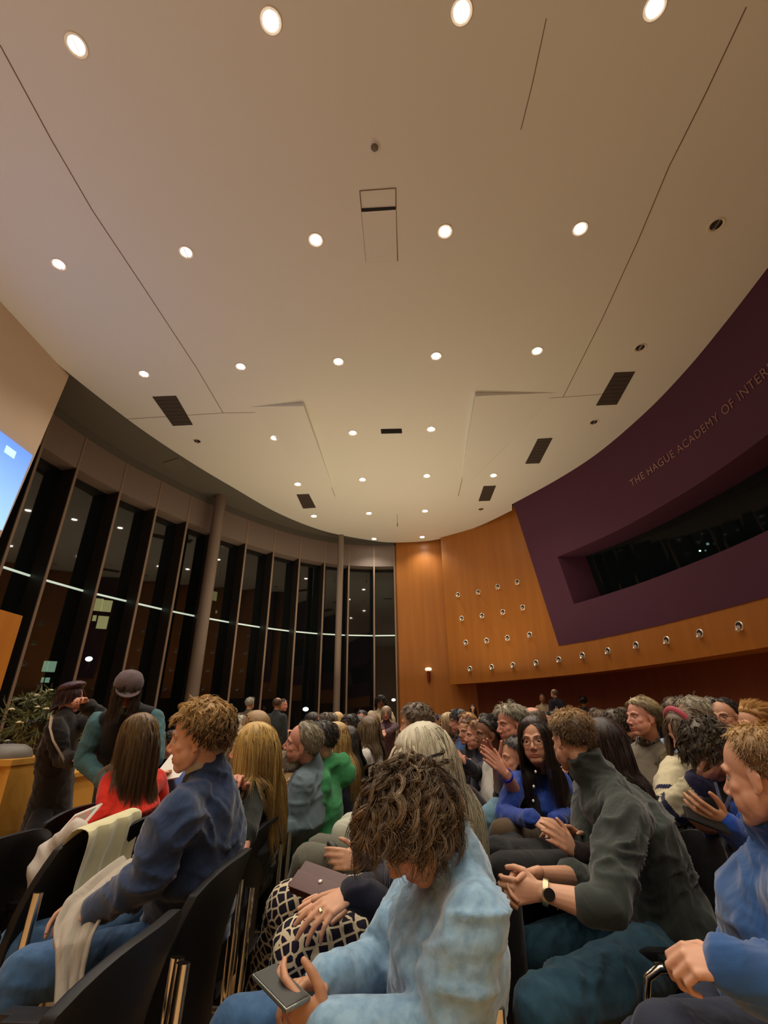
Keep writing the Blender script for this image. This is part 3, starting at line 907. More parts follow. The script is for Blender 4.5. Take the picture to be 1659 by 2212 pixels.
_HT = {}
def head_template(voxel):
    """a head in its own frame: +y is where the face looks, +z the crown, metres, origin between the ears"""
    if voxel in _HT: return _HT[voxel]
    mb = MB()
    mb.ell((0, -0.014, 0.034), (0.074, 0.095, 0.084), nu=32, nv=20)
    mb.ell((0, 0.024, -0.014), (0.062, 0.064, 0.070), nu=28, nv=18)
    mb.ell((0, 0.032, -0.046), (0.051, 0.052, 0.052), nu=28, nv=18)
    mb.ell((0, 0.062, -0.088), (0.024, 0.020, 0.018))
    for s in (-1, 1):
        mb.limb([(s*0.052, -0.004, -0.040), (s*0.045, 0.018, -0.070), (s*0.014, 0.058, -0.091)], [0.015, 0.0155, 0.016])
        mb.ell((s*0.042, 0.046, -0.020), (0.020, 0.022, 0.019))
        mb.ell((s*0.028, 0.046, -0.050), (0.030, 0.029, 0.036))
        mb.ell((s*0.044, 0.022, -0.045), (0.022, 0.030, 0.032))
        mb.ell((s*0.030, 0.058, -0.030), (0.022, 0.021, 0.022))
        mb.limb([(s*0.010, 0.080, 0.020), (s*0.030, 0.077, 0.025), (s*0.047, 0.062, 0.018)], [0.008, 0.009, 0.008])
        mb.ell((s*0.011, 0.090, -0.036), (0.0075, 0.011, 0.0070))
        E = Matrix.Rotation(s*0.30, 3, 'Z') @ Matrix.Rotation(-0.2, 3, 'X')
        mb.ell((s*0.076, -0.010, -0.006), (0.006, 0.016, 0.028), E)
        mb.limb([(s*0.078, -0.018, 0.016), (s*0.082, -0.025, 0.004), (s*0.080, -0.020, -0.016)], [0.004, 0.0045, 0.004], 8)
        mb.ell((s*0.075, -0.004, -0.030), (0.006, 0.007, 0.008))
    mb.limb([(0, 0.082, 0.018), (0, 0.092, -0.010), (0, 0.103, -0.028)], [0.0065, 0.0075, 0.0095])
    mb.ell((0, 0.102, -0.031), (0.009, 0.009, 0.0085))
    mb.ell((0, 0.070, -0.064), (0.026, 0.014, 0.018))
    mb.ell((0, 0.080, -0.0605), (0.021, 0.0095, 0.0058))
    mb.ell((0, 0.079, -0.0705), (0.017, 0.0095, 0.0060))
    mb.limb([(0, -0.022, -0.02), (0, -0.026, -0.056)], [(0.052, 0.052), (0.046, 0.046)], 20)
    me = remesh(mb, voxel, 11 if voxel < 0.004 else (4 if voxel < 0.006 else 1))
    V = verts_of(me).astype(np.float64); li, lt = faces_of(me)
    bpy.data.meshes.remove(me)
    for s in (-1, 1):
        d2 = ((V[:, 0] - s*0.031) / 0.0150)**2 + ((V[:, 2] - 0.001) / 0.0075)**2
        k = np.exp(-d2) * (V[:, 1] > 0.03)
        V[:, 1] -= 0.0085 * k
    k = np.exp(-((V[:, 2] + 0.0655) / 0.0022)**2 - (V[:, 0] / 0.022)**2) * (V[:, 1] > 0.06)
    V[:, 1] -= 0.0035 * k
    C = np.ones((len(V), 3))
    lips = np.exp(-(((V[:, 0]) / 0.024)**4) - ((V[:, 2] + 0.0655) / 0.0105)**4) * (V[:, 1] > 0.066)
    lipcol = np.array([0.80, 0.45, 0.45])
    C = C * (1 - lips[:, None]) + lipcol * lips[:, None]
    cheek = sum(np.exp(-((V[:, 0] - s*0.042) / 0.02)**2 - ((V[:, 2] + 0.03) / 0.02)**2) for s in (-1, 1)) * (V[:, 1] > 0.03)
    nose = np.exp(-(V[:, 0] / 0.014)**2 - ((V[:, 2] + 0.03) / 0.014)**2) * (V[:, 1] > 0.085)
    q = np.clip(0.6 * cheek + 0.7 * nose, 0, 1)[:, None]
    C = C * (1 - q) + C * np.array([1.0, 0.80, 0.76]) * q
    brow = np.zeros(len(V))
    for s in (-1, 1):
        x = V[:, 0] * s
        zc = 0.020 + 0.004 * np.sin(np.clip((x - 0.012) / 0.038, 0, 1) * 3.0)
        brow = np.maximum(brow, np.exp(-((V[:, 2] - zc) / 0.0042)**2) * smooth01(0.010, 0.016, x) * (1 - smooth01(0.046, 0.053, x)) * (V[:, 1] > 0.04))
    beardz = (1 - smooth01(-0.06, -0.035, V[:, 2])) * smooth01(-0.01, 0.02, V[:, 1]) * (1 - lips) * smooth01(-0.14, -0.11, V[:, 2])
    _HT[voxel] = (V, li, lt, C, brow, beardz)
    return _HT[voxel]

HC = np.array([0, -0.014, 0.034]); HR = np.array([0.0765, 0.0965, 0.0855])

def hairline(y, kind):
    if kind == 'bald':
        z = np.interp(y, [-1, -0.5, 0, 0.3, 0.5, 1], [-0.75, -0.65, -0.2, 0.2, 0.3, 1.1])
    elif kind == 'receding':
        z = np.interp(y, [-1, -0.4, -0.05, 0.18, 0.35, 0.55, 0.7, 1], [-0.78, -0.7, -0.35, 0.05, 0.45, 0.80, 0.95, 1.1])
    else:
        z = np.interp(y, [-1, -0.4, -0.05, 0.18, 0.40, 0.62, 0.85, 1], [-0.80, -0.72, -0.40, -0.08, 0.26, 0.47, 0.56, 0.6])
    return z

def hair_mesh(Mh, k, st, lod, body_caps=(), cols=None):
    """Mh: 4x4 head matrix.  st: dict(len, grav, curl, cfreq, n, r, kind, col, col2, lift, part, stiff, back)"""
    g = st.get
    kind = g('kind', 'full')
    n = int(g('n', 2600) * {0: 0.53, 1: 0.38, 2: 0.14}[lod]); seg = g('seg', 8) if lod == 0 else max(4, int(g('seg', 8) * (0.7 if lod == 1 else 0.45)))
    rad = g('r', 0.0011) * {0: 1.22, 1: 1.65, 2: 2.8}[lod]
    rng = np.random.default_rng(g('seed', 1))
    # roots
    d = rng.normal(size=(n * 5, 3)); d /= np.linalg.norm(d, axis=1)[:, None]
    zl = hairline(d[:, 1], kind)
    ok = d[:, 2] > zl + rng.normal(size=len(d)) * 0.03
    if kind == 'bald': ok &= d[:, 2] < 0.62 - 0.3 * d[:, 1]
    d = d[ok][:n]; n = len(d)
    m = max(12, int(n // max(3.0, g('clump', 14) * {0: 0.55, 1: 0.45, 2: 0.35}[lod])))
    idx = rng.integers(0, n, size=m)
    cd = d[idx]
    best = np.zeros(n, dtype=int)
    for i0 in range(0, n, 2000):
        best[i0:i0+2000] = np.argmax(d[i0:i0+2000] @ cd.T, axis=1)
    Mr = np.array(Mh.to_3x3()); Rm = Mr / np.linalg.norm(Mr[:, 0])
    grav_l = Rm.T @ np.array([0, 0, -1.0])
    p = HC + cd * HR
    dirn = cd.copy()
    comb = np.zeros_like(cd)
    px = g('part', 0.0)
    sx = np.where(cd[:, 0] > px, 1.0, -1.0)
    comb[:, 0] = sx * g('side', 0.7); comb[:, 1] = -g('back', 0.5); comb[:, 2] = 0.1
    if g('fwd'): comb[:, 1] = g('fwd')
    tang = comb - (comb * cd).sum(1)[:, None] * cd
    lift = g('lift', 0.5)
    v = cd * lift + tang * (1 - lift) + rng.normal(size=cd.shape) * g('mess', 0.12)
    v /= np.linalg.norm(v, axis=1)[:, None]
    L = g('len', 0.06) * (1 + rng.normal(size=m) * g('lvar', 0.12))
    lm = g('lenmap')
    if lm == 'short_sides': L = L * np.interp(cd[:, 2], [-0.8, 0.1, 0.7], [0.25, 0.45, 1.0])
    if lm == 'short_top': L = L * np.interp(cd[:, 2], [0.0, 0.8], [1.0, 0.75])
    step = L / seg
    curl = g('curl', 0.0); cf = g('cfreq', 60.0)
    e1 = rng.normal(size=cd.shape); e1 /= np.linalg.norm(e1, axis=1)[:, None]
    e2 = np.cross(e1, v); e2 /= np.linalg.norm(e2, axis=1)[:, None] + 1e-9
    ph = rng.uniform(0, 6.28, m)
    caps = []
    Mi = Mh.inverted()
    for (A, B, R) in body_caps:
        caps.append((np.array(Mi @ Vector(A)), np.array(Mi @ Vector(B)), R / k))
    paths = np.zeros((seg + 1, m, 3)); paths[0] = p
    st_ = g('stiff', 0.75) ** (g('seg0', 12) / seg); gr = g('grav', 0.5)
    thick = g('thick', 0.006)
    if g('len', 0.06) <= 0.2: thick = max(thick, g('cap', 0.006) * 0.95)
    for i in range(1, seg + 1):
        v = v * st_ + grav_l * gr * (1 - st_) * 2 + rng.normal(size=v.shape) * g('noise', 0.03)
        v /= np.linalg.norm(v, axis=1)[:, None]
        p = p + v * step[:, None]
        th = thick * min(1, i / 3)
        q = (p - HC) / (HR + th)
        nn = np.linalg.norm(q, axis=1); ins = nn < 1
        p[ins] = HC + q[ins] / nn[ins][:, None] * (HR + th)
        # lower face and neck
        q = (p - np.array([0, 0.022, -0.022])) / (np.array([0.062, 0.068, 0.085]) + th)
        nn = np.linalg.norm(q, axis=1); ins = nn < 1
        p[ins] = np.array([0, 0.022, -0.022]) + q[ins] / nn[ins][:, None] * (np.array([0.062, 0.068, 0.085]) + th)
        for A, B, R in caps:
            ab = B - A; tt = np.clip(((p - A) @ ab) / (ab @ ab), 0, 1)
            c = A + tt[:, None] * ab; dd = p - c; ds = np.linalg.norm(dd, axis=1); ins = ds < R
            p[ins] = c[ins] + dd[ins] / (ds[ins][:, None] + 1e-9) * R
        v2 = p - paths[i-1]; v = 0.5 * v + 0.5 * v2 / (np.linalg.norm(v2, axis=1)[:, None] + 1e-9)
        paths[i] = p
    out = paths.copy()
    if curl > 0:
        for i in range(1, seg + 1):
            s_ = L * i / seg
            a = curl * min(1.0, i / 3.0)
            out[i] = paths[i] + e1 * (a * np.cos(ph + cf * s_))[:, None] + e2 * (a * np.sin(ph + cf * s_))[:, None]
    # children
    cl = g('gather', 0.6)
    S = out[:, best, :]
    off = (HC + d * HR) - S[0]
    t = np.linspace(0, 1, seg + 1)[:, None, None]
    jitter = rng.normal(size=(1, n, 3)) * g('jit', 0.004)
    lenf = (1 - rng.uniform(0, g('fray', 0.25), n))
    fi = np.linspace(0, seg, seg + 1)[:, None] * lenf[None, :]
    i0 = np.floor(fi).astype(int); i1 = np.minimum(i0 + 1, seg); fr = (fi - i0)[..., None]
    ar = np.arange(n)[None, :]
    S = S[i0, ar] * (1 - fr) + S[i1, ar] * fr
    S = S + off[None] * (1 - cl * t) + jitter * t
    # tubes
    T = np.gradient(S, axis=0); T /= np.linalg.norm(T, axis=2)[..., None] + 1e-9
    a = np.cross(T, np.array([0.3, 0.5, 0.8])); a /= np.linalg.norm(a, axis=2)[..., None] + 1e-9
    b = np.cross(T, a)
    rr = rad * (1 - 0.75 * t**2)
    ns = 3
    V = np.zeros((seg + 1, n, ns, 3))
    for j in range(ns):
        q = 2 * math.pi * j / ns
        V[:, :, j] = S + a * rr * math.cos(q) + b * rr * math.sin(q)
    Vf = V.reshape(-1, 3)
    I = np.arange((seg + 1) * n * ns).reshape(seg + 1, n, ns)
    F = np.stack([I[:-1], np.roll(I[:-1], -1, 2), np.roll(I[1:], -1, 2), I[1:]], -1).reshape(-1, 4)
    c1, c2 = np.array(g('col')[:3]), np.array(g('col2', g('col'))[:3])
    mixc = np.clip(rng.beta(1.6, 2.2, m)[best] + rng.normal(size=n) * 0.12, 0, 1)
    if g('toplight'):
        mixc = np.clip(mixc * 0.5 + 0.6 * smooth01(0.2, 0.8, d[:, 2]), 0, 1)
    cc = c1 * (1 - mixc[:, None]) + c2 * mixc[:, None]
    Cf = np.repeat(np.repeat(cc[None, :, None, :], seg + 1, 0), ns, 2).reshape(-1, 3)
    # cap shell
    nu, nv = (56, 34) if lod == 0 else ((36, 22) if lod == 1 else (22, 14))
    th = np.linspace(0.001, math.pi, nv + 1); phh = np.linspace(0, 2*math.pi, nu, endpoint=False)
    TH, PH = np.meshgrid(th, phh, indexing='ij')
    D = np.stack([np.sin(TH)*np.cos(PH), np.sin(TH)*np.sin(PH), np.cos(TH)], -1).reshape(-1, 3)
    zl = hairline(D[:, 1], kind); ex = D[:, 2] - zl
    if kind == 'bald': ex = np.minimum(ex, 0.62 - 0.3 * D[:, 1] - D[:, 2])
    capth = min(g('cap', 0.006), max(0.004, g('thick', 0.006) - 0.003)) if g('len', 0.06) > 0.2 else g('cap', 0.006) * 0.75
    h = smooth01(0.0, 0.25, ex) * capth
    h = h * (1 + 0.25 * np.sin(D[:, 0]*23 + D[:, 1]*17) * np.sin(D[:, 2]*19))
    CV = HC + D * (HR + h[:, None] - 0.0015 + 0.001)
    IC = np.arange((nv + 1) * nu).reshape(nv + 1, nu)
    FC = np.stack([IC[:-1], IC[1:], np.roll(IC[1:], -1, 1), np.roll(IC[:-1], -1, 1)], -1).reshape(-1, 4)
    FC = FC[(ex[FC] > 0.0).all(1)]
    nb = len(Vf)
    Vf = np.concatenate([Vf, CV]); F = np.concatenate([F, FC + nb])
    cm = c1 * 0.6 + c2 * 0.4
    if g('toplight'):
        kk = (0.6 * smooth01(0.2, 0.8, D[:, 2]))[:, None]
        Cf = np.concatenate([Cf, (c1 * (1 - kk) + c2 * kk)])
    else:
        Cf = np.concatenate([Cf, np.tile(cm, (len(CV), 1))])
    M4 = np.array(Mh)
    Vw = Vf @ M4[:3, :3].T + M4[:3, 3]
    return Vw, F.ravel(), np.full(len(F), 4), Cf

def beard_mesh(Mh, col, col2, n=900, ln=0.03, r=0.0009, seed=3, full=True):
    V, li, lt, C, brow, bz = head_template(0.0045)
    rng = np.random.default_rng(seed)
    w_ = bz.copy()
    if not full: w_ *= (np.abs(V[:, 0]) < 0.034)
    w_ += 0.8 * np.exp(-((V[:, 2] + 0.050) / 0.006)**2) * (np.abs(V[:, 0]) < 0.03) * (V[:, 1] > 0.06)
    w_ = np.clip(w_, 0, None)**2; w_ /= w_.sum()
    idx = rng.choice(len(V), n, p=w_)
    p0 = V[idx] + rng.normal(size=(n, 3)) * 0.0015
    nrm = (p0 - np.array([0, 0.01, -0.04])); nrm /= np.linalg.norm(nrm, axis=1)[:, None]
    d = nrm * 0.5 + np.array([0, 0.15, -0.9]) + rng.normal(size=(n, 3)) * 0.18
    d /= np.linalg.norm(d, axis=1)[:, None]
    seg = 4; L = ln * rng.uniform(0.5, 1.1, n)
    vs = []; fs = []; cs = []
    S = np.stack([p0 + d * (L * i / seg)[:, None] + nrm * 0.006 * math.sin(i / seg * 3.1) for i in range(seg + 1)])
    a = np.cross(d, [0.3, 0.5, 0.8]); a /= np.linalg.norm(a, axis=1)[:, None]; b = np.cross(d, a)
    Vv = np.zeros((seg + 1, n, 3, 3))
    for i in range(seg + 1):
        for j in range(3):
            q = 2.094 * j; rr = r * (1 - 0.7 * i / seg)
            Vv[i, :, j] = S[i] + a * rr * math.cos(q) + b * rr * math.sin(q)
    I = np.arange((seg + 1) * n * 3).reshape(seg + 1, n, 3)
    F = np.stack([I[:-1], np.roll(I[:-1], -1, 2), np.roll(I[1:], -1, 2), I[1:]], -1).reshape(-1, 4)
    mx = rng.uniform(0, 1, n)[:, None]
    cc = np.array(col[:3]) * (1 - mx) + np.array(col2[:3]) * mx
    Cf = np.repeat(np.repeat(cc[None, :, None, :], seg + 1, 0), 3, 2).reshape(-1, 3)
    M4 = np.array(Mh)
    Vw = Vv.reshape(-1, 3) @ M4[:3, :3].T + M4[:3, 3]
    return Vw, F.ravel(), np.full(len(F), 4), Cf

def hand_prims(mb, W, D, N, left, curl=(0.3, 0.3, 0.35, 0.4), thumb=0.3, k=1.0, spread=0.0):
    """W wrist, D pointing along the hand, N out of the back of the hand"""
    W = Vector(W); D = Vector(D).normalized(); N = Vector(N); N = (N - D * N.dot(D)).normalized()
    T = D.cross(N) * (1 if left else -1)          # towards the thumb side
    if not isinstance(curl, (tuple, list)): curl = (curl,) * 4
    mb.limb([W - D*0.02*k, W + D*0.02*k, W + D*0.055*k + T*0.002*k, W + D*0.082*k], [(0.027*k, 0.019*k), (0.030*k, 0.017*k), (0.038*k, 0.015*k), (0.037*k, 0.012*k)], 16, T)
    spec = [(0.029, 0.086, (0.044, 0.027, 0.021), 0.0092), (0.010, 0.091, (0.048, 0.030, 0.022), 0.0094), (-0.010, 0.086, (0.045, 0.028, 0.021), 0.0088), (-0.028, 0.077, (0.035, 0.021, 0.019), 0.0078)]
    for i, (tx, dx, ls, r) in enumerate(spec):
        b = W + D*dx*k + T*tx*k + N*0.002*k
        sp = (1.5 - i) * (0.05 + spread)
        d = (D + T * sp).normalized()
        mb.limb([W + D*0.03*k + T*tx*0.55*k, b], [0.010*k, 0.0105*k], 10)
        ang = 0.0; p = b; pts = [p]; rs = [r*1.08*k]
        for j, l in enumerate(ls):
            ang += curl[i] * (0.85, 1.05, 0.7)[j]
            dd = d * math.cos(ang) - N * math.sin(ang)
            p = p + dd * l * k; pts.append(p); rs.append(r * (0.98, 0.90, 0.72)[j] * k)
        mb.limb(pts, rs, 10)
    b = W + D*0.018*k + T*0.020*k - N*0.006*k
    d1 = (D*0.66 + T*0.72 - N*0.25).normalized()
    p1 = b + d1*0.044*k
    d2 = (D*(0.80 + 0.1*thumb) + T*(0.55 - 0.9*thumb) - N*(0.15 + 0.5*thumb)).normalized()
    p2 = p1 + d2*0.033*k
    d3 = (D*0.85 + T*(0.40 - 1.3*thumb) - N*(0.15 + 0.7*thumb)).normalized()
    p3 = p2 + d3*0.026*k
    mb.limb([b, p1, p2, p3], [0.014*k, 0.0125*k, 0.0105*k, 0.008*k], 10)

def Vx(p):
    """a joint given as (u, v, depth) or as a world Vector"""
    return p.copy() if isinstance(p, Vector) else P(*p)

def fwd(yaw):
    a = math.radians(yaw)
    return Vector((-math.sin(a), math.cos(a), 0))

def person(label, head, yaw=90, pitch=0, roll=0, body_yaw=None, lod=2, k=1.0, pose='sit', skin='fair', hair=None, brow=(0.08, 0.05, 0.03),
           top=None, bottom=None, joints=None, hands=None, beard=None, glasses=False, extras=None, group=None, lean=0.0, slump=0.0, ground=0.0, face_k=1.0,
           bulk=1.0, collar=None, eyes=True, legs=True, arms='lap', sleeve=1.0, skirt=None, hood=None, vest=None, stubble=0.0, neck_skin=True):
    H = Vx(head)
    by = yaw if body_yaw is None else body_yaw
    Fb = fwd(by); Sb = Vector((-Fb.y, Fb.x, 0)); U = Vector((0, 0, 1))
    # head matrix
    Fh = fwd(yaw); Sh = Vector((-Fh.y, Fh.x, 0))          # person's left
    Mh = Matrix((-Sh, Fh, U)).transposed()                 # columns: right, forward, up
    Mh = Mh @ Matrix.Rotation(math.radians(-pitch), 3, 'X') @ Matrix.Rotation(math.radians(roll), 3, 'Y')
    Mhead = Matrix.Translation(H) @ (Mh * (k * face_k)).to_4x4()
    hf = Mh @ Vector((0, 1, 0)); hu = Mh @ Vector((0, 0, 1))
    J = {}
    up = (U - Fb * lean).normalized()                      # spine direction is leaned forward by lean
    J['neck'] = H - hu * 0.105 * k - Fb * 0.040 * k - U * 0.050 * k
    upv = (U + Fb * lean).normalized()
    J['chest'] = J['neck'] - upv * 0.20 * k
    J['hip'] = J['neck'] - upv * (0.50 - slump) * k - Fb * (slump * 0.5)
    for s, n in ((1, 'L'), (-1, 'R')):
        J['sh' + n] = J['neck'] - upv * 0.055 * k + Sb * s * 0.165 * k * bulk ** 0.5
        J['hip' + n] = J['hip'] + Sb * s * 0.085 * k
        if pose == 'sit':
            J['kn' + n] = J['hip' + n] + Fb * 0.42 * k + Sb * s * 0.05
            J['kn' + n].z = ground + 0.50 * k
            J['an' + n] = J['kn' + n] + Fb * 0.02; J['an' + n].z = ground + 0.09
            J['el' + n] = J['sh' + n] - U * 0.25 * k + Fb * 0.06 + Sb * s * 0.05
            J['wr' + n] = J['el' + n] + Fb * 0.22 * k - Sb * s * 0.10 - U * 0.03
        else:
            J['kn' + n] = J['hip' + n] - U * (J['hip'].z - ground - 0.09) * 0.47 + Fb * 0.02
            J['an' + n] = J['hip' + n] * 1.0 - Fb * 0.03; J['an' + n].z = ground + 0.09
            J['el' + n] = J['sh' + n] - U * 0.28 * k + Sb * s * 0.05
            J['wr' + n] = J['el' + n] - U * 0.22 * k + Fb * 0.06
    if arms == 'fold':
        for s, n in ((1, 'L'), (-1, 'R')):
            J['wr' + n] = J['el' + n] + Fb * 0.16 - Sb * s * 0.2 + U * 0.03
    if arms == 'face':
        J['elR'] = J['shR'] - U * 0.2 + Fb * 0.16; J['wrR'] = J['neck'] + Fb * 0.17 - U * 0.02 - Sb * 0.04
    for n, p in (joints or {}).items():
        J[n] = Vx(p)
    for s, n in ((1, 'L'), (-1, 'R')):
        if joints and 'hip' in joints and ('hip' + n) not in joints:
            J['hip' + n] = J['hip'] + Sb * s * 0.085 * k
            if ('kn' + n) not in joints and pose == 'sit':
                J['kn' + n] = J['hip' + n] + Fb * 0.42 * k + Sb * s * 0.05; J['kn' + n].z = ground + 0.5 * k
                J['an' + n] = J['kn' + n] + Fb * 0.02; J['an' + n].z = ground + 0.09
        if joints and ('kn' + n) in joints and ('an' + n) not in joints:
            J['an' + n] = J['kn' + n] + Fb * 0.0; J['an' + n].z = ground + 0.09
    base = Vector((J['hip'].x, J['hip'].y, ground))
    t = empty('person', base, label, 'person', group)
    Ti = Vector(base)
    def put(o_mb):
        o_mb.v = [(p[0]-Ti.x, p[1]-Ti.y, p[2]-Ti.z) for p in o_mb.v]
        return o_mb
    hv = (0.0034, 0.0052, 0.010)[lod]; cv = (0.0085, 0.014, 0.024)[lod]; fv = (0.0034, 0.0056, 0.010)[lod]
    # ---- body skin: head + neck/torso + forearms and hands, one object
    V, li, lt, C, bw, bz = head_template(hv)
    C = C.copy()
    bc = np.array(brow) / np.array(SK[skin].node_tree.nodes['Principled BSDF'].inputs['Base Color'].default_value[:3])
    sb = np.array({'fair': (0.62, 0.33, 0.21), 'pink': (0.62, 0.29, 0.20), 'tan': (0.50, 0.25, 0.14), 'brown': (0.23, 0.105, 0.055)}[skin])
    bc = np.clip(np.array(brow) / sb, 0, 1)
    C = C * (1 - 0.85 * bw[:, None]) + bc * 0.85 * bw[:, None]
    if stubble: C = C * (1 - stubble * bz[:, None]) + C * bc * stubble * bz[:, None]
    M4 = np.array(Mhead)
    Vw = V @ M4[:3, :3].T + M4[:3, 3]
    parts = [(Vw, li, lt, C, np.zeros(len(lt), int))]
    if eyes and lod < 2:
        e = MB()
        for s in (-1, 1):
            c0 = Vector((s*0.031, 0.0655, 0.0005))
            gz = Vector((0, 1, -0.12)).normalized()
            nu, nv = 20, 18
            R = gz.to_track_quat('Z', 'Y').to_matrix()
            b0 = len(e.f)
            e.ell(c0, (0.0110, 0.0110, 0.0110), R, nu, nv)
            for i in range(b0, len(e.f)):
                row = (i - b0) // nu
                e.mi[i] = 2 if row < 3 else 1
            n0 = len(e.v); lid = MB(); lid.ell(c0, (0.0119, 0.0119, 0.0119), None, 20, 18)
            keep = []
            for f_ in lid.f:
                cz = sum(lid.v[q_][2] for q_ in f_) / 4 - c0.z
                if cz > 0.0034 or cz < -0.0052: keep.append(f_)
            e.add(lid.v, keep, 0)
        ev = np.array(e.v) @ M4[:3, :3].T + M4[:3, 3]
        el = np.array([i for f in e.f for i in f]); et = np.array([len(f) for f in e.f])
        parts.append((ev, el, et, np.ones((len(ev), 3)), np.array(e.mi)))
    tb = MB()
    nk = J['neck']
    skb = Mhead @ Vector((0, -0.026, -0.055))
    tb.limb([skb, skb.lerp(nk, 0.5), nk, J['chest'], J['hip']], [(0.050*k, 0.050*k), (0.050*k, 0.052*k), (0.052*k, 0.052*k), (0.10*k, 0.065*k), (0.10*k, 0.065*k)], 16, Sb)
    for n, s in (('L', 1), ('R', -1)):
        tb.limb([J['neck'] - upv*0.06, J['sh' + n]], [0.035*k, 0.033*k]); tb.limb([J['sh' + n], J['el' + n]], [0.034*k, 0.030*k])
    me = remesh(tb, max(cv, 0.014), 4); parts.append((verts_of(me), *faces_of(me), None, None)); bpy.data.meshes.remove(me)
    for n, s in (('L', 1), ('R', -1)):
        hm = MB()
        el, wr = J['el' + n], J['wr' + n]
        fd = (wr - el).normalized()
        hm.limb([el, el.lerp(wr, 0.35), wr], [(0.028*k, 0.028*k) if (sleeve if not isinstance(sleeve, dict) else sleeve.get(n, 1.0)) > 0.9 else (0.038*k, 0.036*k), (0.032*k, 0.030*k) if (sleeve if not isinstance(sleeve, dict) else sleeve.get(n, 1.0)) > 0.9 else (0.041*k, 0.037*k), (0.026*k, 0.020*k)], 14)
        hs = (hands or {}).get(n, {})
        if hs is not None:
            D = hs.get('D', fd); N = hs.get('N', (U * 0.8 + Sb * s * 0.5))
            if isinstance(D, tuple): D = Vx(D) - wr
            elif hasattr(D, 'copy'): D = D.copy()
            hand_prims(hm, wr, D, N, n == 'L', hs.get('curl', 0.35), hs.get('thumb', 0.3), k * hs.get('k', 0.97), hs.get('spread', 0.0))
        me = remesh(hm, fv, 2); parts.append((verts_of(me), *faces_of(me), None, None)); bpy.data.meshes.remove(me)
    vo = 0; VV = []; LI = []; LT = []; CC = []; MI = []
    for (a, b, c, d, e_) in parts:
        VV.append(a); LI.append(np.asarray(b) + vo); LT.append(c); vo += len(a)
        CC.append(np.ones((len(a), 3)) if d is None else d); MI.append(np.zeros(len(c), int) if e_ is None else e_)
    VV = np.concatenate(VV) - np.array(Ti)
    me = make_mesh('body', VV, np.concatenate(LI), np.concatenate(LT), np.concatenate(MI), np.concatenate(CC))
    link('body', me, [SK[skin], EYE_W, EYE_I], t)
    # ---- top garment
    tp = top or {}
    g = tp.get
    bk = bulk
    mb = MB()
    col_r = g('neckr', 0.064)
    skb = Mhead @ Vector((0, -0.026, -0.055)); nkp = nk.lerp(skb, g('neckup', 0.35))
    belly = J['chest'].lerp(J['hip'], 0.55)
    mb.limb([nkp, nk - upv*0.02, nk - upv*0.075, J['chest'], belly, J['hip']],
            [(col_r*k, col_r*k), (0.080*k*bk, 0.072*k*bk), (0.135*k*bk, 0.095*k*bk), (0.165*k*bk, 0.122*k*bk), (0.148*k*bk, 0.120*k*bk), (0.168*k*bk, 0.135*k*bk)], 22, Sb)
    for n, s in (('L', 1), ('R', -1)):
        sh, el, wr = J['sh' + n], J['el' + n], J['wr' + n]
        mb.limb([nk - upv*0.01, (nk - upv*0.02).lerp(sh, 0.5), sh], [0.046*k*bk, 0.048*k*bk, 0.052*k*bk])
        mb.limb([sh.lerp(J['chest'], 0.1), J['chest']], [0.060*k*bk, 0.085*k*bk])
        sl = sleeve if not isinstance(sleeve, dict) else sleeve.get(n, 1.0)
        ar = g('armr', 1.0)
        if sl > 0.5:
            q = (sl - 0.5) * 2
            mb.limb([sh, sh.lerp(el, 0.3), sh.lerp(el, 0.7), el, el.lerp(wr, q)], [0.056*k*bk*(0.5+0.5*ar), 0.056*k*bk*ar, 0.051*k*bk*ar, 0.047*k*bk*ar, (0.038 + 0.012*(1-q))*k*bk*ar], 16)
        else:
            mb.limb([sh, sh.lerp(el, max(0.3, sl * 2))], [0.058*k*bk, 0.054*k*bk], 16)
    if g('bust'):
        for s in (-1, 1):
            mb.ell(J['chest'] + Fb*0.085*k + Sb*s*0.07*k - upv*0.01, (0.07*k, 0.07*k, 0.075*k))
    if g('hem'):
        mb.limb([J['hip'], J['hip'] - U*g('hem')], [(0.17*k*bk, 0.14*k*bk), (0.19*k*bk, 0.17*k*bk)], 22, Sb)
    if hood:
        mb.limb([nk - Fb*0.05 + Sb*0.08, nk - Fb*0.12 + U*0.0, nk - Fb*0.05 - Sb*0.08], [0.045, 0.062, 0.045])
        mb.ell(nk - Fb*0.11 - U*0.05, (0.09, 0.07, 0.08))
    me = remesh(mb, cv, 7)
    # soft folds that follow the garment
    a = verts_of(me).astype(np.float64)
    nrm = np.empty(len(me.vertices)*3, dtype=np.float32); me.vertices.foreach_get('normal', nrm); nrm = nrm.reshape(-1, 3)
    if lod < 2:
        a = a + nrm * (g('fold', 1.0) * folds(a, H.x * 7 + H.y))[:, None]
    a -= np.array(Ti)
    me.vertices.foreach_set('co', a.astype(np.float32).ravel()); me.update()
    tname = g('name', 'sweater')
    slot = g('mat')
    o = link(tname, me, slot, t)
    if g('label'): o['label'] = g('label')
    if g('split'):        # second material on faces chosen in body space (stripes, bands)
        fn, m2 = g('split')
        me.materials.append(m2)
        cen = np.empty(len(me.polygons)*3, dtype=np.float32); me.polygons.foreach_get('center', cen); cen = cen.reshape(-1, 3) + np.array(Ti)
        mi = fn(cen, J, Fb, Sb, upv).astype(np.int32)
        me.polygons.foreach_set('material_index', mi)
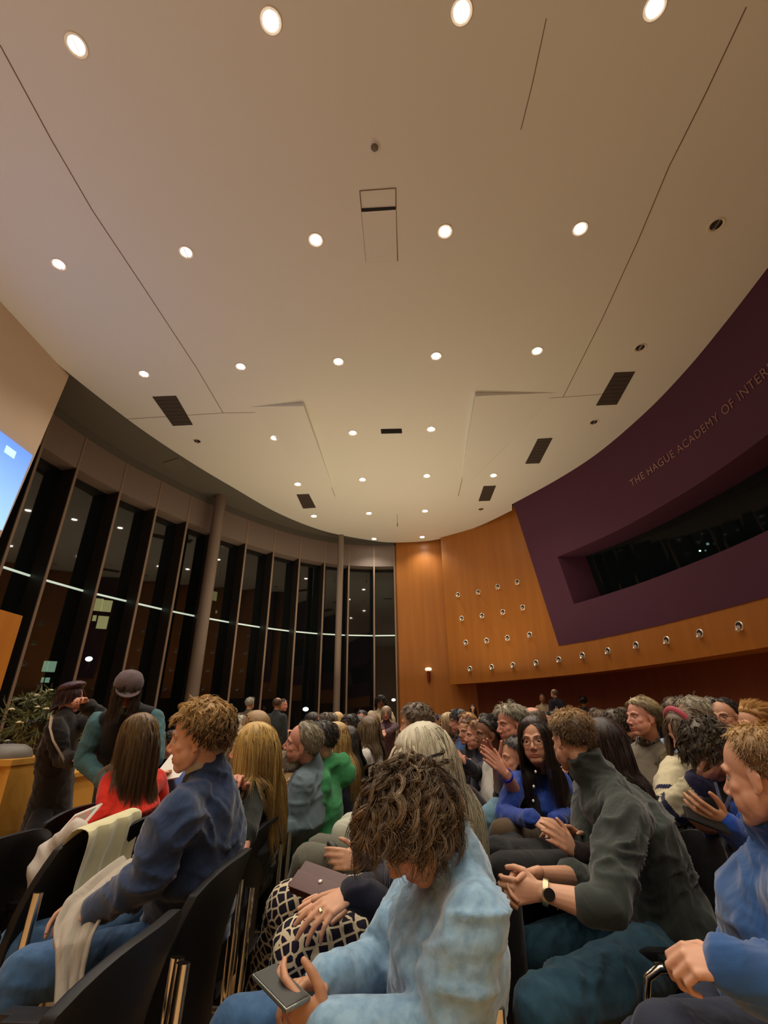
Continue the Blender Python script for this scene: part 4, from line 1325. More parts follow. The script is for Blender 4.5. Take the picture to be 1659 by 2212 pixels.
    # collar
    if collar is not None:
        cm = MB()
        ring = []; rr = []
        for i in range(17):
            q = math.pi * (0.10 + 1.80 * i / 16)
            ring.append(nkp + hu*0.012 + Fb * (math.cos(q) * 0.060 + 0.008) * k + Sb * math.sin(q) * 0.064 * k + U * (0.006 - 0.02*math.cos(q)) * 1.0)
            rr.append((0.022, 0.006))
        cm.tube(ring, rr, 10, 0, U)
        put(cm).build('collar', collar, t)
    # vest / jacket over
    if vest is not None:
        vm = MB()
        for n, s in (('L', 1), ('R', -1)): vm.limb([nk - upv*0.005, (nk - upv*0.02).lerp(J['sh' + n], 0.72)], [0.062*k*bk, 0.066*k*bk])
        vm.limb([nk + upv*0.005, nk - upv*0.06, J['chest'], belly, J['hip'] - upv*0.02],
                [(0.082*k, 0.078*k), (0.150*k*bk, 0.112*k*bk), (0.185*k*bk, 0.142*k*bk), (0.172*k*bk, 0.142*k*bk), (0.185*k*bk, 0.150*k*bk)], 22, Sb)
        me = remesh(vm, cv, 6)
        a = verts_of(me).astype(np.float64) - np.array(Ti)
        me.vertices.foreach_set('co', a.astype(np.float32).ravel()); me.update()
        link(vest[0], me, vest[1], t)
    # ---- legs
    bt = bottom or {}
    if legs:
        mb = MB()
        mb.limb([J['hip'] + Sb*0.05*k, J['hip'] - Sb*0.05*k], [0.12*k*bk, 0.12*k*bk])
        lr = bt.get('r', 1.0)
        for n in 'LR':
            hp, kn, an = J['hip' + n], J['kn' + n], J['an' + n]
            mb.limb([hp, hp.lerp(kn, 0.5), kn], [0.092*k*lr, 0.082*k*lr, 0.066*k*lr], 18)
            mb.limb([kn, kn.lerp(an, 0.4), an], [0.064*k*lr, 0.060*k*lr, 0.050*k*lr], 18)
        me = remesh(mb, max(cv, 0.013 if lod == 0 else 0.02), 5)
        a = verts_of(me).astype(np.float64)
        nrm = np.empty(len(me.vertices)*3, dtype=np.float32); me.vertices.foreach_get('normal', nrm); nrm = nrm.reshape(-1, 3)
        if lod == 0:
            a += nrm * folds(a, H.x * 3)[:, None]
        a -= np.array(Ti)
        me.vertices.foreach_set('co', a.astype(np.float32).ravel()); me.update()
        link(bt.get('name', 'trousers'), me, bt.get('mat'), t)
        if lod < 2 or pose == 'stand' or True:
            for n in 'LR':
                an = J['an' + n]
                sm = MB(); z0 = ground
                toe = Vector((an.x, an.y, z0 + 0.035)) + Fb * 0.17
                heel = Vector((an.x, an.y, z0 + 0.045)) - Fb * 0.05
                sm.limb([heel, Vector((an.x, an.y, z0 + 0.055)) + Fb*0.03, toe], [(0.035, 0.042), (0.040, 0.052), (0.040, 0.030)], 12, Sb)
                sm.limb([Vector((an.x, an.y, z0 + 0.05)), Vector((an.x, an.y, z0 + 0.12))], [0.042, 0.045], 12)
                me = remesh(sm, max(0.015, cv), 3)
                a = verts_of(me) - np.array(Ti, dtype=np.float32)
                me.vertices.foreach_set('co', a.astype(np.float32).ravel()); me.update()
                link('shoe', me, bt.get('shoe', BLACKPL), t)
    # ---- hair
    if hair:
        caps = [(J['shL'], J['shR'], 0.085 * k), (nk - upv*0.06, J['chest'] - upv*0.1, 0.145 * k * bk), (J['shL'], J['elL'], 0.07*k), (J['shR'], J['elR'], 0.07*k)]
        hh = dict(hair); hname = hh.pop('name', 'hair')
        Vh, lh, th_, ch = hair_mesh(Mhead, k * face_k, hh, lod, caps)
        me = make_mesh('hair', Vh - np.array(Ti), lh, th_, None, ch)
        link(hname, me, HAIRM, t)
    if beard:
        Vh, lh, th_, ch = beard_mesh(Mhead, **beard)
        me = make_mesh('beard', Vh - np.array(Ti), lh, th_, None, ch)
        link('beard', me, HAIRM, t)
    if glasses:
        gm = MB()
        for s in (-1, 1):
            pts = []
            for i in range(21):
                q = 2 * math.pi * i / 20
                pts.append(Mhead @ Vector((s*0.032 + 0.0235*math.cos(q), 0.094 - 0.10*abs(0.0235*math.cos(q)*s + 0.0)*0.3, 0.0 + 0.0185*math.sin(q))))
            gm.tube(pts, 0.0013 * (1.4 if lod else 1), 6, caps=False)
            gm.tube([Mhead @ Vector((s*0.056, 0.092, 0.004)), Mhead @ Vector((s*0.078, 0.03, 0.004)), Mhead @ Vector((s*0.080, -0.01, 0.0))], 0.0014 * (1.4 if lod else 1), 6)
        gm.tube([Mhead @ Vector((-0.009, 0.096, 0.004)), Mhead @ Vector((0.009, 0.096, 0.004))], 0.0015, 6)
        put(gm).build('glasses', mat('glasses frame', (0.10, 0.05, 0.03, 1) if glasses is True else glasses, 0.25, 0.4), t)
    return t, J, Mhead

# ------------------------------------------------------------------ chair
def make_chair():
    t = empty('conference_chair', (0, 0, 0))
    # +y is the way the sitter faces
    mb = MB()
    nx, nz = 13, 12
    vs = []; fs = []
    for side in (0, 1):
        for j in range(nz + 1):
            v = j / nz
            for i in range(nx + 1):
                u = i / nx * 2 - 1
                z = 0.47 + 0.49 * v
                wd = 0.262 * (1 - 0.20 * max(0, v - 0.55) ** 2 * 4)
                top = 0.05 * (abs(u) ** 3) * v
                x = u * wd
                y = -0.235 - 0.10 * v + 0.055 * u * u + 0.03 * math.sin(v * 3.14)
                y -= side * 0.028
                vs.append((x, y, z - top))
    o_ = (nz + 1) * (nx + 1)
    for j in range(nz):
        for i in range(nx):
            a = j * (nx + 1) + i
            fs.append((a, a + nx + 1, a + nx + 2, a + 1)); fs.append((o_ + a, o_ + a + 1, o_ + a + nx + 2, o_ + a + nx + 1))
    for j in range(nz):
        a = j * (nx + 1); fs.append((a, o_ + a, o_ + a + nx + 1, a + nx + 1))
        a = j * (nx + 1) + nx; fs.append((a, a + nx + 1, o_ + a + nx + 1, o_ + a))
    for i in range(nx):
        fs.append((i, i + 1, o_ + i + 1, o_ + i)); a = nz * (nx + 1) + i; fs.append((a, o_ + a, o_ + a + 1, a + 1))
    mb.add(vs, fs)
    mb.build('backrest', BLACKSHELL, t, True, 0.006, 60)
    mb = MB()
    mb.box((-0.25, -0.24, 0.435), (0.25, 0.23, 0.475))
    mb.build('seat', BLACKPAD, t, True, 0.018, 60)
    for s in (-1, 1):
        x = s * 0.285
        mb = MB()
        mb.tube([(x, 0.24, 0.0), (x, 0.215, 0.30), (x, 0.205, 0.60), (x, 0.19, 0.645), (x, 0.15, 0.665), (x, -0.20, 0.675)], (0.013), 10, 0)
        mb.build('front_frame', CHROME, t)
        mb = MB()
        mb.tube([(x, -0.28, 0.0), (x, -0.285, 0.40), (x, -0.30, 0.80)], [(0.0125, 0.018)]*3, 10, 0, (1, 0, 0))
        mb.build('rear_leg', CHROME, t)
        mb = MB()
        mb.tube([(x, -0.29, 0.43), (x, 0.22, 0.43)], 0.010, 8)
        mb.tube([(x, 0, 0.43), (s*0.2, 0, 0.43)], 0.010, 8)
        mb.build('side_rail', CHROME, t)
        MB().box((x - 0.022, -0.19, 0.672), (x + 0.022, 0.14, 0.692)).build('arm_pad', BLACKPL, t, True, 0.006, 60)
    return t
chair0 = make_chair()
chair_used = [False]
def chair(x, y, yaw, label, z=0.0, group='rows of black conference chairs'):
    if chair_used[0]:
        o = copy_tree(chair0)
    else:
        o = chair0; chair_used[0] = True
    o.location = (x, y, z); o.rotation_euler = (0, 0, math.radians(yaw))
    tag(o, label, 'chair', group)
    return o
# ------------------------------------------------------------------ the audience
def c3(r, g, b): return rgb(r, g, b)[:3]
def cl(name, r, g, b, **kw): return cloth(name, rgb(r, g, b), **kw)
JEANS = cl('blue jeans', 52, 84, 122, var=(30, rgb(66, 100, 138), 0.2))
TEALJ = cl('teal jeans', 34, 66, 84, var=(26, rgb(44, 80, 98), 0.2))
DARK = cl('black wool', 20, 19, 22)
NAVY = cl('dark navy knit', 27, 26, 42)
GREY = cl('grey trousers', 98, 96, 84)
GENERIC = {'black': DARK, 'navy': NAVY, 'charcoal': cl('charcoal', 44, 43, 46), 'white': cl('white cotton', 205, 200, 190),
           'cream': cl('cream wool', 200, 186, 150), 'blue': cl('mid blue', 60, 90, 140), 'grey': cl('mid grey', 110, 104, 98), 'brown': cl('brown tweed', 84, 66, 50),
           'plum': cl('plum knit', 92, 66, 76), 'red': cl('red wool', 160, 30, 24), 'olive': cl('olive cotton', 74, 70, 48), 'beige': cl('beige cotton', 150, 132, 104), 'pale blue': cl('pale blue cotton', 140, 160, 190)}
def HAIR(style, c1, c2=None, **kw):
    base = {
        'short': dict(seg=5, len=0.045, lift=0.35, grav=0.3, stiff=0.8, mess=0.25, n=4200, r=0.0010, clump=8, gather=0.5, back=0.6, side=0.3, lenmap='short_sides', cap=0.010),
        'crop': dict(seg=4, len=0.022, lift=0.5, grav=0.3, stiff=0.8, mess=0.3, n=4200, r=0.0009, clump=6, gather=0.4, lenmap='short_sides', cap=0.007),
        'curly': dict(seg0=18, len=0.15, lift=0.80, grav=0.42, stiff=0.72, curl=0.013, cfreq=95.0, mess=0.35, n=5200, r=0.0011, clump=16, gather=0.80, cap=0.022, seg=14, jit=0.004),
        'wavy': dict(seg0=14, len=0.09, lift=0.62, grav=0.35, stiff=0.75, curl=0.009, cfreq=85.0, mess=0.35, n=4800, r=0.0011, clump=12, gather=0.7, cap=0.018, lenmap='short_sides', seg=9),
        'long': dict(seg0=18, len=0.42, lift=0.28, grav=0.95, stiff=0.70, mess=0.08, n=5200, r=0.0011, clump=12, gather=0.35, cap=0.010, thick=0.013, seg=13, noise=0.02, back=0.55, side=0.75, fray=0.2),
        'bob': dict(len=0.24, lift=0.30, grav=0.9, stiff=0.70, mess=0.10, n=4200, r=0.0011, clump=12, gather=0.35, cap=0.010, thick=0.014, seg=9, back=0.55, side=0.75),
        'bun': dict(seg=6, len=0.10, lift=0.05, grav=0.1, stiff=0.9, mess=0.05, n=3000, r=0.0010, clump=12, gather=0.3, cap=0.012, back=1.2, side=0.1),
        'bald': dict(seg=4, kind='bald', len=0.03, lift=0.3, grav=0.6, stiff=0.8, mess=0.2, n=2600, r=0.0009, clump=6, gather=0.3, cap=0.006),
    }[style]
    d = dict(base); d['col'] = c1; d['col2'] = c2 or tuple(min(1, x*1.8) for x in c1); d.update(kw)
    return d
UP = Vector((0, 0, 1))

# --- A: nearest person, light blue fleece, looking down at a phone
FLEECE = cloth('light blue fleece', rgb(122, 160, 190), fold=1.3, sheen=0.5, var=(38.0, rgb(150, 186, 212), 0.13))
tA, JA, _ = person('person with dark curly hair in a light blue fleece sweater bending over a phone', (893, 1786, 1.14), yaw=98, pitch=46, roll=-6, lod=0, body_yaw=92,
    hair=HAIR('curly', c3(44, 32, 24), c3(140, 116, 86), n=11000, seed=5, len=0.105, curl=0.013, cap=0.022, cfreq=110.0, thick=0.02, lift=0.95, grav=0.30, gather=0.72, r=0.0009, clump=18), brow=c3(40, 28, 20), skin='tan', bulk=1.12,
    top=dict(name='sweater', mat=FLEECE, neckr=0.075, neckup=0.8, armr=1.2, fold=1.1),
    bottom=dict(name='jeans', mat=JEANS),
    joints=dict(neck=(985, 1858, 1.17), chest=(965, 2010, 1.12), hip=(960, 2260, 1.17), shL=(1035, 1985, 0.99), shR=(925, 1900, 1.34),
                elL=(925, 2235, 0.93), wrL=(712, 2222, 0.93), elR=(812, 2085, 1.22), wrR=(703, 2120, 1.10), knL=(560, 2330, 0.95), knR=(505, 2222, 1.17)),
    hands=dict(L=dict(D=(628, 2175, 0.95), N=(Vector((0.25, -0.75, -0.35))), curl=(0.5, 0.55, 0.6, 0.65), thumb=0.1, k=0.92), R=dict(D=(632, 2128, 1.05), N=Vector((0.2, 0.55, 0.8)), curl=(0.55, 0.65, 0.7, 0.75), thumb=0.2, k=0.92)))

# --- B: grey long haired woman with spotted dress
DOT = mat('spotted cotton', (0.7, 0.62, 0.5, 1), 0.85)
nt = DOT.node_tree; b_ = nt.nodes['Principled BSDF']; b_.inputs['Specular IOR Level'].default_value = 0.2
uv_ = nt.nodes.new('ShaderNodeTexCoord'); mp_ = nt.nodes.new('ShaderNodeMapping'); mp_.inputs['Scale'].default_value = (34, 34, 34); mp_.inputs['Rotation'].default_value = (0.5, 0.3, 0.4)
vo_ = nt.nodes.new('ShaderNodeTexVoronoi'); vo_.feature = 'DISTANCE_TO_EDGE'; vo_.inputs['Scale'].default_value = 1.0; vo_.inputs['Randomness'].default_value = 0.3
nt.links.new(uv_.outputs['Object'], mp_.inputs['Vector']); nt.links.new(mp_.outputs['Vector'], vo_.inputs['Vector'])
cr_ = nt.nodes.new('ShaderNodeValToRGB'); cr_.color_ramp.interpolation = 'CONSTANT'
cr_.color_ramp.elements[0].position = 0.0; cr_.color_ramp.elements[0].color = rgb(205, 190, 160); cr_.color_ramp.elements[1].position = 0.10; cr_.color_ramp.elements[1].color = rgb(30, 24, 42)
nt.links.new(vo_.outputs['Distance'], cr_.inputs['Fac']); nt.links.new(cr_.outputs['Color'], b_.inputs['Base Color'])
tB, JB, _ = person('person with long grey blonde hair in a navy cardigan, hands folded on a spotted dress', (915, 1650, 1.62), yaw=100, pitch=28, roll=-5, lod=0, body_yaw=95,
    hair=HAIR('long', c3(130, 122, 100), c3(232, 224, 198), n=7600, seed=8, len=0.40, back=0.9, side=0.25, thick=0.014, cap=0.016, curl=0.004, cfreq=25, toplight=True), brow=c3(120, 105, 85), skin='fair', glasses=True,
    top=dict(name='cardigan', mat=NAVY, armr=1.1), bottom=dict(name='dress_skirt', mat=DOT, r=1.35),
    joints=dict(neck=(968, 1735, 1.66), chest=(960, 1850, 1.60), hip=(930, 2020, 1.62), shL=(965, 1815, 1.47), shR=(925, 1760, 1.80),
                elL=(880, 1985, 1.40), wrL=(762, 1925, 1.38), elR=(850, 1900, 1.72), wrR=(752, 1935, 1.50), hipL=(900, 2060, 1.50), hipR=(860, 1980, 1.70), knL=(650, 2050, 1.38), knR=(630, 1962, 1.60), anL=(590, 2290, 1.42), anR=(560, 2180, 1.70)),
    hands=dict(L=dict(D=(672, 1985, 1.31), N=Vector((-0.35, -0.55, 0.75)), curl=(0.22, 0.30, 0.38, 0.45), thumb=0.0, spread=0.07, k=1.0), R=dict(D=(660, 1950, 1.42), N=Vector((-0.3, -0.4, 0.85)), curl=0.15, thumb=0.1, spread=0.05, k=0.95)))

# --- C: grey trousers, holding a dark case
tC, JC, _ = person('person in plum sleeves and grey trousers holding a small dark case', (945, 1668, 2.25), yaw=95, pitch=20, lod=1, hair=HAIR('short', c3(50, 38, 30), seed=3), skin='fair',
    top=dict(name='sweater', mat=cl('plum black knit', 50, 42, 52)), bottom=dict(name='trousers', mat=GREY),
    joints=dict(hip=(930, 1905, 2.25), shL=(930, 1760, 1.95), elL=(880, 1880, 1.90), wrL=(785, 1862, 1.80), elR=(870, 1830, 2.15), wrR=(798, 1838, 2.02), hipL=(880, 1920, 2.05), hipR=(870, 1880, 2.25), knL=(665, 1858, 1.84), knR=(690, 1835, 2.1), anL=(610, 2040, 1.9), anR=(640, 2000, 2.15)),
    hands=dict(L=dict(D=(730, 1855, 1.78), N=Vector((0, -0.9, 0.3)), curl=(0.45, 0.6, 0.7, 0.7), thumb=0.15, k=0.95), R=dict(D=(735, 1825, 1.95), N=Vector((0.1, 0.2, 0.95)), curl=(0.4, 0.5, 0.6, 0.7), thumb=0.3, k=0.95)))
# --- D: man seen from behind beyond her, white trousers
person('person with short grey brown hair seen from behind, just above the long grey hair', (897, 1566, 2.95), yaw=62, lod=1, hair=HAIR('wavy', c3(66, 52, 42), c3(150, 130, 106), len=0.05, seed=9), skin='fair',
    top=dict(name='jacket', mat=GENERIC['charcoal']), bottom=dict(name='trousers', mat=cl('pale trousers', 178, 178, 160)), collar=GENERIC['red'],
    joints=dict(hip=(905, 1775, 2.75), knL=(742, 1800, 2.25), knR=(755, 1785, 2.45), wrL=(830, 1790, 2.3), wrR=(830, 1770, 2.5)))

# --- E: navy jacket, curly fair hair
tE, JE, _ = person('person with curly fair hair in a navy wool jacket seen in profile', (430, 1594, 1.66), yaw=95, pitch=3, lod=0, roll=-7, body_yaw=80,
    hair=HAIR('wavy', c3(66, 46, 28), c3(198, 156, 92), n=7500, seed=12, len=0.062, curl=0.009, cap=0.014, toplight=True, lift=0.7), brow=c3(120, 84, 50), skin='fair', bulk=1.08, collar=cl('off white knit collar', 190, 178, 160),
    top=dict(name='jacket', mat=cloth('navy wool jacket', rgb(38, 54, 86), fold=1.2, sheen=0.35, var=(6.0, rgb(46, 64, 98), 0.3)), neckr=0.068, armr=1.15, fold=1.5), bottom=dict(name='jeans', mat=JEANS),
    joints=dict(neck=(450, 1672, 1.66), chest=(436, 1825, 1.62), hip=(405, 2000, 1.68), shL=(385, 1752, 1.46), shR=(470, 1715, 1.86), elL=(318, 1900, 1.38), wrL=(208, 1962, 1.40),
                elR=(350, 1880, 1.82), wrR=(215, 1935, 1.62), hipL=(370, 2050, 1.52), hipR=(370, 2000, 1.75), knL=(48, 2105, 1.42), knR=(30, 2050, 1.68)),
    hands=dict(L=dict(D=(150, 1985, 1.40), N=Vector((0, -0.4, 0.9)), curl=0.5), R=dict(D=(150, 1960, 1.6), N=Vector((0, 0.4, 0.9)), curl=0.5)))
# --- F: long blonde hair
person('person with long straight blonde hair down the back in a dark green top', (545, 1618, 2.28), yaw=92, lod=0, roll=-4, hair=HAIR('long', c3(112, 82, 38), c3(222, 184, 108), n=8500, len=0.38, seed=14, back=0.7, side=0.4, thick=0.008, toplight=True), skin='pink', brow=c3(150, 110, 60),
    top=dict(name='jumper', mat=cl('dark green knit', 34, 38, 34)), bottom=dict(name='trousers', mat=DARK),
    joints=dict(neck=(560, 1683, 2.32), hip=(530, 1880, 2.35), shL=(545, 1725, 2.12), elL=(520, 1850, 1.82), wrR=(515, 1705, 2.1), elR=(530, 1790, 2.25)), hands=dict(R=dict(D=(508, 1672, 2.05), curl=0.7)))
# --- G: bearded man leaning back
person('bearded grey haired person in a pale grey blue jacket leaning back', (652, 1608, 2.75), yaw=94, pitch=-10, roll=-14, lod=0, body_yaw=80, hair=HAIR('short', c3(92, 84, 70), c3(186, 172, 142), seed=15, len=0.05, kind='receding', back=1.0, cap=0.012),
    beard=dict(col=c3(150, 140, 124), col2=c3(225, 216, 196), n=2200, ln=0.045, full=False), skin='pink', brow=c3(120, 100, 80), bulk=1.1, collar=cl('dark collar', 40, 48, 50),
    top=dict(name='jacket', mat=cl('grey blue jacket', 104, 122, 130), neckr=0.075), bottom=dict(name='trousers', mat=DARK),
    joints=dict(neck=(672, 1652, 2.8), hip=(625, 1820, 2.8), shL=(655, 1692, 2.6), elL=(635, 1785, 2.5), wrL=(598, 1800, 2.42)))
# --- row A beyond
person('person with light wavy shoulder length hair between the curly head and the blonde head', (487, 1612, 2.62), yaw=70, lod=1, hair=HAIR('long', c3(98, 78, 54), c3(186, 158, 120), len=0.34, curl=0.012, cfreq=50, seed=16), top=dict(name='jumper', mat=DARK), bottom=dict(mat=DARK))
person('person in a bright green hooded sweatshirt behind the bearded head', (690, 1602, 2.95), yaw=90, lod=1, roll=-5, hair=HAIR('short', c3(30, 25, 20), c3(70, 62, 50), seed=17, len=0.06),
    top=dict(name='hooded_sweatshirt', mat=cloth('bright green fleece', rgb(52, 130, 78), var=(5, rgb(70, 150, 96), 0.3)), fold=1.4), bottom=dict(mat=DARK), hood=True, collar=GENERIC['white'], joints=dict(neck=(700, 1650, 2.98)))
person('person with long blonde hair in a navy top right of the green sweatshirt', (722, 1600, 3.45), yaw=88, lod=1, pitch=8, hair=HAIR('long', c3(120, 88, 44), c3(220, 186, 120), len=0.40, seed=18, back=0.6, side=0.4, toplight=True), top=dict(name='jumper', mat=NAVY), bottom=dict(mat=DARK), skin='pink', brow=c3(150, 110, 60))
person('person with long black hair beside the blonde head in the same row', (748, 1603, 3.95), yaw=70, lod=1, hair=HAIR('long', c3(20, 17, 15), c3(60, 52, 44), len=0.45, seed=19), top=dict(name='jumper', mat=DARK), bottom=dict(mat=DARK))
person('laughing person turning round in a cream shawl near the aisle', (757, 1572, 4.9), yaw=165, roll=8, lod=1, skin='pink', hair=HAIR('curly', c3(24, 18, 14), c3(60, 46, 34), len=0.16, seed=20), top=dict(name='shawl', mat=GENERIC['cream'], armr=1.3), bottom=dict(mat=DARK), joints=dict(neck=(765, 1605, 4.7)))
person('person with brown shoulder hair in a white sweater raising a hand to the face', (793, 1578, 4.45), yaw=70, lod=1, hair=HAIR('bob', c3(72, 56, 38), c3(140, 116, 80), len=0.30, seed=21), top=dict(name='sweater', mat=GENERIC['white'], armr=1.2, fold=1.4), bottom=dict(mat=DARK), arms='face')
person('dark curly haired person seen from behind between the shawl and white sweater', (775, 1574, 5.3), yaw=30, lod=2, hair=HAIR('curly', c3(22, 17, 14), c3(50, 40, 30), len=0.16, seed=22), top=dict(mat=DARK), bottom=dict(mat=DARK))
person('person with short dark hair seen from behind in front of the lit doorway', (781, 1556, 6.2), yaw=170, lod=2, skin='pink', hair=HAIR('short', c3(30, 24, 20), seed=23), top=dict(mat=GENERIC['charcoal']), bottom=dict(mat=DARK))
person('person with blonde brown bob behind the white sweater', (801, 1566, 5.6), yaw=60, lod=2, hair=HAIR('bob', c3(90, 62, 40), c3(150, 112, 76), seed=24), top=dict(mat=DARK), bottom=dict(mat=DARK))

# --- standing at the far windows
sit_far = []
person('standing person with white hair and grey brown jacket seen from behind at the windows', (540, 1521, 9.0), yaw=-12, pose='stand', lod=2, hair=HAIR('short', c3(120, 116, 106), c3(200, 192, 176), seed=25), top=dict(name='jacket', mat=cl('taupe jacket', 92, 80, 64), armr=1.2), bottom=dict(mat=DARK), bulk=1.15)
person('standing bald person in a dark suit at the windows', (600, 1522, 8.6), yaw=-20, pose='stand', lod=2, skin='tan', hair=HAIR('bald', c3(70, 50, 36), seed=26), top=dict(name='jacket', mat=cl('dark grey suit', 44, 50, 50)), bottom=dict(mat=DARK), bulk=1.1)
person('standing person facing the bald one, partly hidden, in black', (611, 1524, 9.2), yaw=-110, pose='stand', lod=2, skin='pink', hair=HAIR('short', c3(40, 30, 24), seed=27), top=dict(name='jacket', mat=DARK), bottom=dict(mat=DARK), arms='fold')
person('standing person with black curly hair draped in a long white shawl in the aisle', (822, 1517, 8.8), yaw=190, pose='stand', lod=1, skin='brown', hair=HAIR('curly', c3(24, 18, 14), c3(50, 40, 32), len=0.13, seed=28), top=dict(name='shawl', mat=GENERIC['cream'], armr=1.7, fold=1.6), bottom=dict(mat=DARK), bulk=1.05)
person('smiling person with fair hair and plum sweater leaning forward in the aisle', (834, 1541, 8.0), yaw=176, pose='stand', lod=1, skin='pink', pitch=8, lean=0.25, k=0.96, hair=HAIR('bob', c3(150, 130, 110), c3(215, 196, 170), len=0.16, seed=29), top=dict(name='sweater', mat=GENERIC['plum'], armr=1.15), bottom=dict(mat=DARK),
    joints=dict(elL=(850, 1575, 7.8), wrL=(834, 1584, 7.6), elR=(824, 1570, 7.9), wrR=(826, 1578, 7.7)))

# --- left side: people before the stage
person('standing person in a grey cap and teal denim shirt with a dark waistcoat bending forward', (275, 1490, 3.5), yaw=212, pitch=42, pose='stand', lod=1, skin='tan', lean=0.30, hair=HAIR('long', c3(34, 26, 20), c3(80, 66, 48), len=0.26, curl=0.01, seed=30), bulk=1.15,
    top=dict(name='denim_shirt', mat=cl('teal denim', 64, 100, 106, fold=1.3), armr=1.15, fold=1.5), vest=('waistcoat', DARK), bottom=dict(mat=DARK),
    joints=dict(neck=(285, 1535, 3.62), chest=(275, 1600, 3.65), hip=(265, 1720, 3.75), shR=(212, 1560, 3.58), elR=(180, 1640, 3.45), wrR=(225, 1690, 3.3), shL=(335, 1550, 3.6), elL=(335, 1640, 3.35), wrL=(300, 1690, 3.2)))
person('standing person in a long black coat with a shoulder strap near the flowers', (153, 1510, 4.1), yaw=285, pitch=6, pose='stand', lod=1, skin='pink', hair=HAIR('bob', c3(44, 26, 24), c3(84, 54, 48), len=0.16, seed=31), bulk=1.15,
    top=dict(name='coat', mat=cl('black brown coat', 26, 20, 19), hem=0.62, armr=1.3), bottom=dict(mat=DARK),
    joints=dict(neck=(140, 1548, 4.0), chest=(125, 1610, 4.0), hip=(110, 1740, 4.0), shL=(175, 1560, 4.15), elL=(230, 1560, 3.95), wrL=(190, 1525, 3.75), shR=(120, 1570, 3.85), elR=(135, 1640, 3.8), wrR=(160, 1640, 3.7)),
    hands=dict(L=dict(D=(180, 1512, 3.72), curl=0.9)))
person('person with long brown hair down a bright red sweater, back turned, in the front row', (295, 1592, 2.7), yaw=68, pitch=10, lod=0, hair=HAIR('long', c3(62, 40, 26), c3(134, 106, 66), n=6000, len=0.36, seed=32, back=0.9, side=0.3, toplight=True), skin='tan',
    top=dict(name='sweater', mat=cloth('bright red knit', rgb(206, 40, 20), fold=1.0, sheen=0.2), armr=1.1, neckup=0.0, fold=0.6), bottom=dict(mat=DARK),
    joints=dict(neck=(290, 1662, 2.72), hip=(275, 1840, 2.7), shL=(242, 1688, 2.58), elL=(226, 1762, 2.42), wrL=(170, 1795, 2.35), shR=(338, 1684, 2.82), elR=(348, 1765, 2.8)))
person('white haired person in a dark suit in profile beyond the curly fair head', (514, 1572, 5.0), yaw=90, lod=1, skin='pink', hair=HAIR('short', c3(140, 132, 118), c3(220, 210, 190), seed=33, kind='receding'), top=dict(name='jacket', mat=NAVY), bottom=dict(mat=DARK), collar=GENERIC['white'], bulk=1.1)
person('person with a light brown fringe half hidden behind the long blonde hair', (548, 1575, 3.4), yaw=85, lod=2, hair=HAIR('bob', c3(130, 100, 64), c3(190, 154, 104), seed=34), top=dict(mat=DARK), bottom=dict(mat=DARK))
person('person in a pale blue shirt holding white papers behind the red sweater', (372, 1610, 3.6), yaw=75, lod=2, k=0.9, hair=HAIR('short', c3(40, 30, 22), seed=35), top=dict(name='shirt', mat=cl('periwinkle shirt', 96, 116, 176)), bottom=dict(mat=DARK), joints=dict(elL=(372, 1705, 3.2), wrL=(365, 1680, 3.1)))

# --- H: green-black sweater man, leaning on his knees
SWG = cloth('dark green jersey', rgb(42, 48, 44), fold=1.2, sheen=0.3, var=(4, rgb(50, 57, 52), 0.3))
tH, JH, _ = person('person with fair brown hair and dark green sweater leaning forward with clasped hands', (1236, 1602, 2.02), yaw=20, pitch=12, roll=6, lod=0, body_yaw=72,
    hair=HAIR('short', c3(64, 46, 28), c3(190, 152, 100), n=8000, seed=40, len=0.042, lift=0.5, toplight=True, cap=0.010, mess=0.3), skin='fair', brow=c3(120, 90, 60), bulk=1.15, stubble=0.3,
    top=dict(name='sweater', mat=SWG, neckr=0.073, neckup=0.62, armr=1.15, fold=1.4), bottom=dict(name='jeans', mat=TEALJ, r=1.1), sleeve=dict(L=0.62, R=0.62),
    joints=dict(neck=(1288, 1668, 1.97), chest=(1378, 1790, 1.85), hip=(1450, 1990, 1.76), shL=(1352, 1755, 1.70), shR=(1275, 1705, 2.12), elL=(1310, 1965, 1.42), wrL=(1170, 1925, 1.49),
                elR=(1262, 1900, 1.80), wrR=(1152, 1888, 1.58), hipL=(1400, 2075, 1.60), hipR=(1380, 2010, 1.85), knL=(1165, 2185, 1.32), knR=(1150, 2050, 1.72), anL=(1185, 2480, 1.40), anR=(1120, 2330, 1.75)),
    hands=dict(L=dict(D=(1108, 1925, 1.50), N=Vector((0.15, -0.95, 0.1)), curl=(0.75, 0.8, 0.85, 0.85), thumb=0.35, k=0.98), R=dict(D=(1112, 1900, 1.56), N=Vector((-0.5, 0.5, 0.6)), curl=(0.8, 0.85, 0.85, 0.9), thumb=0.2, k=0.98)))
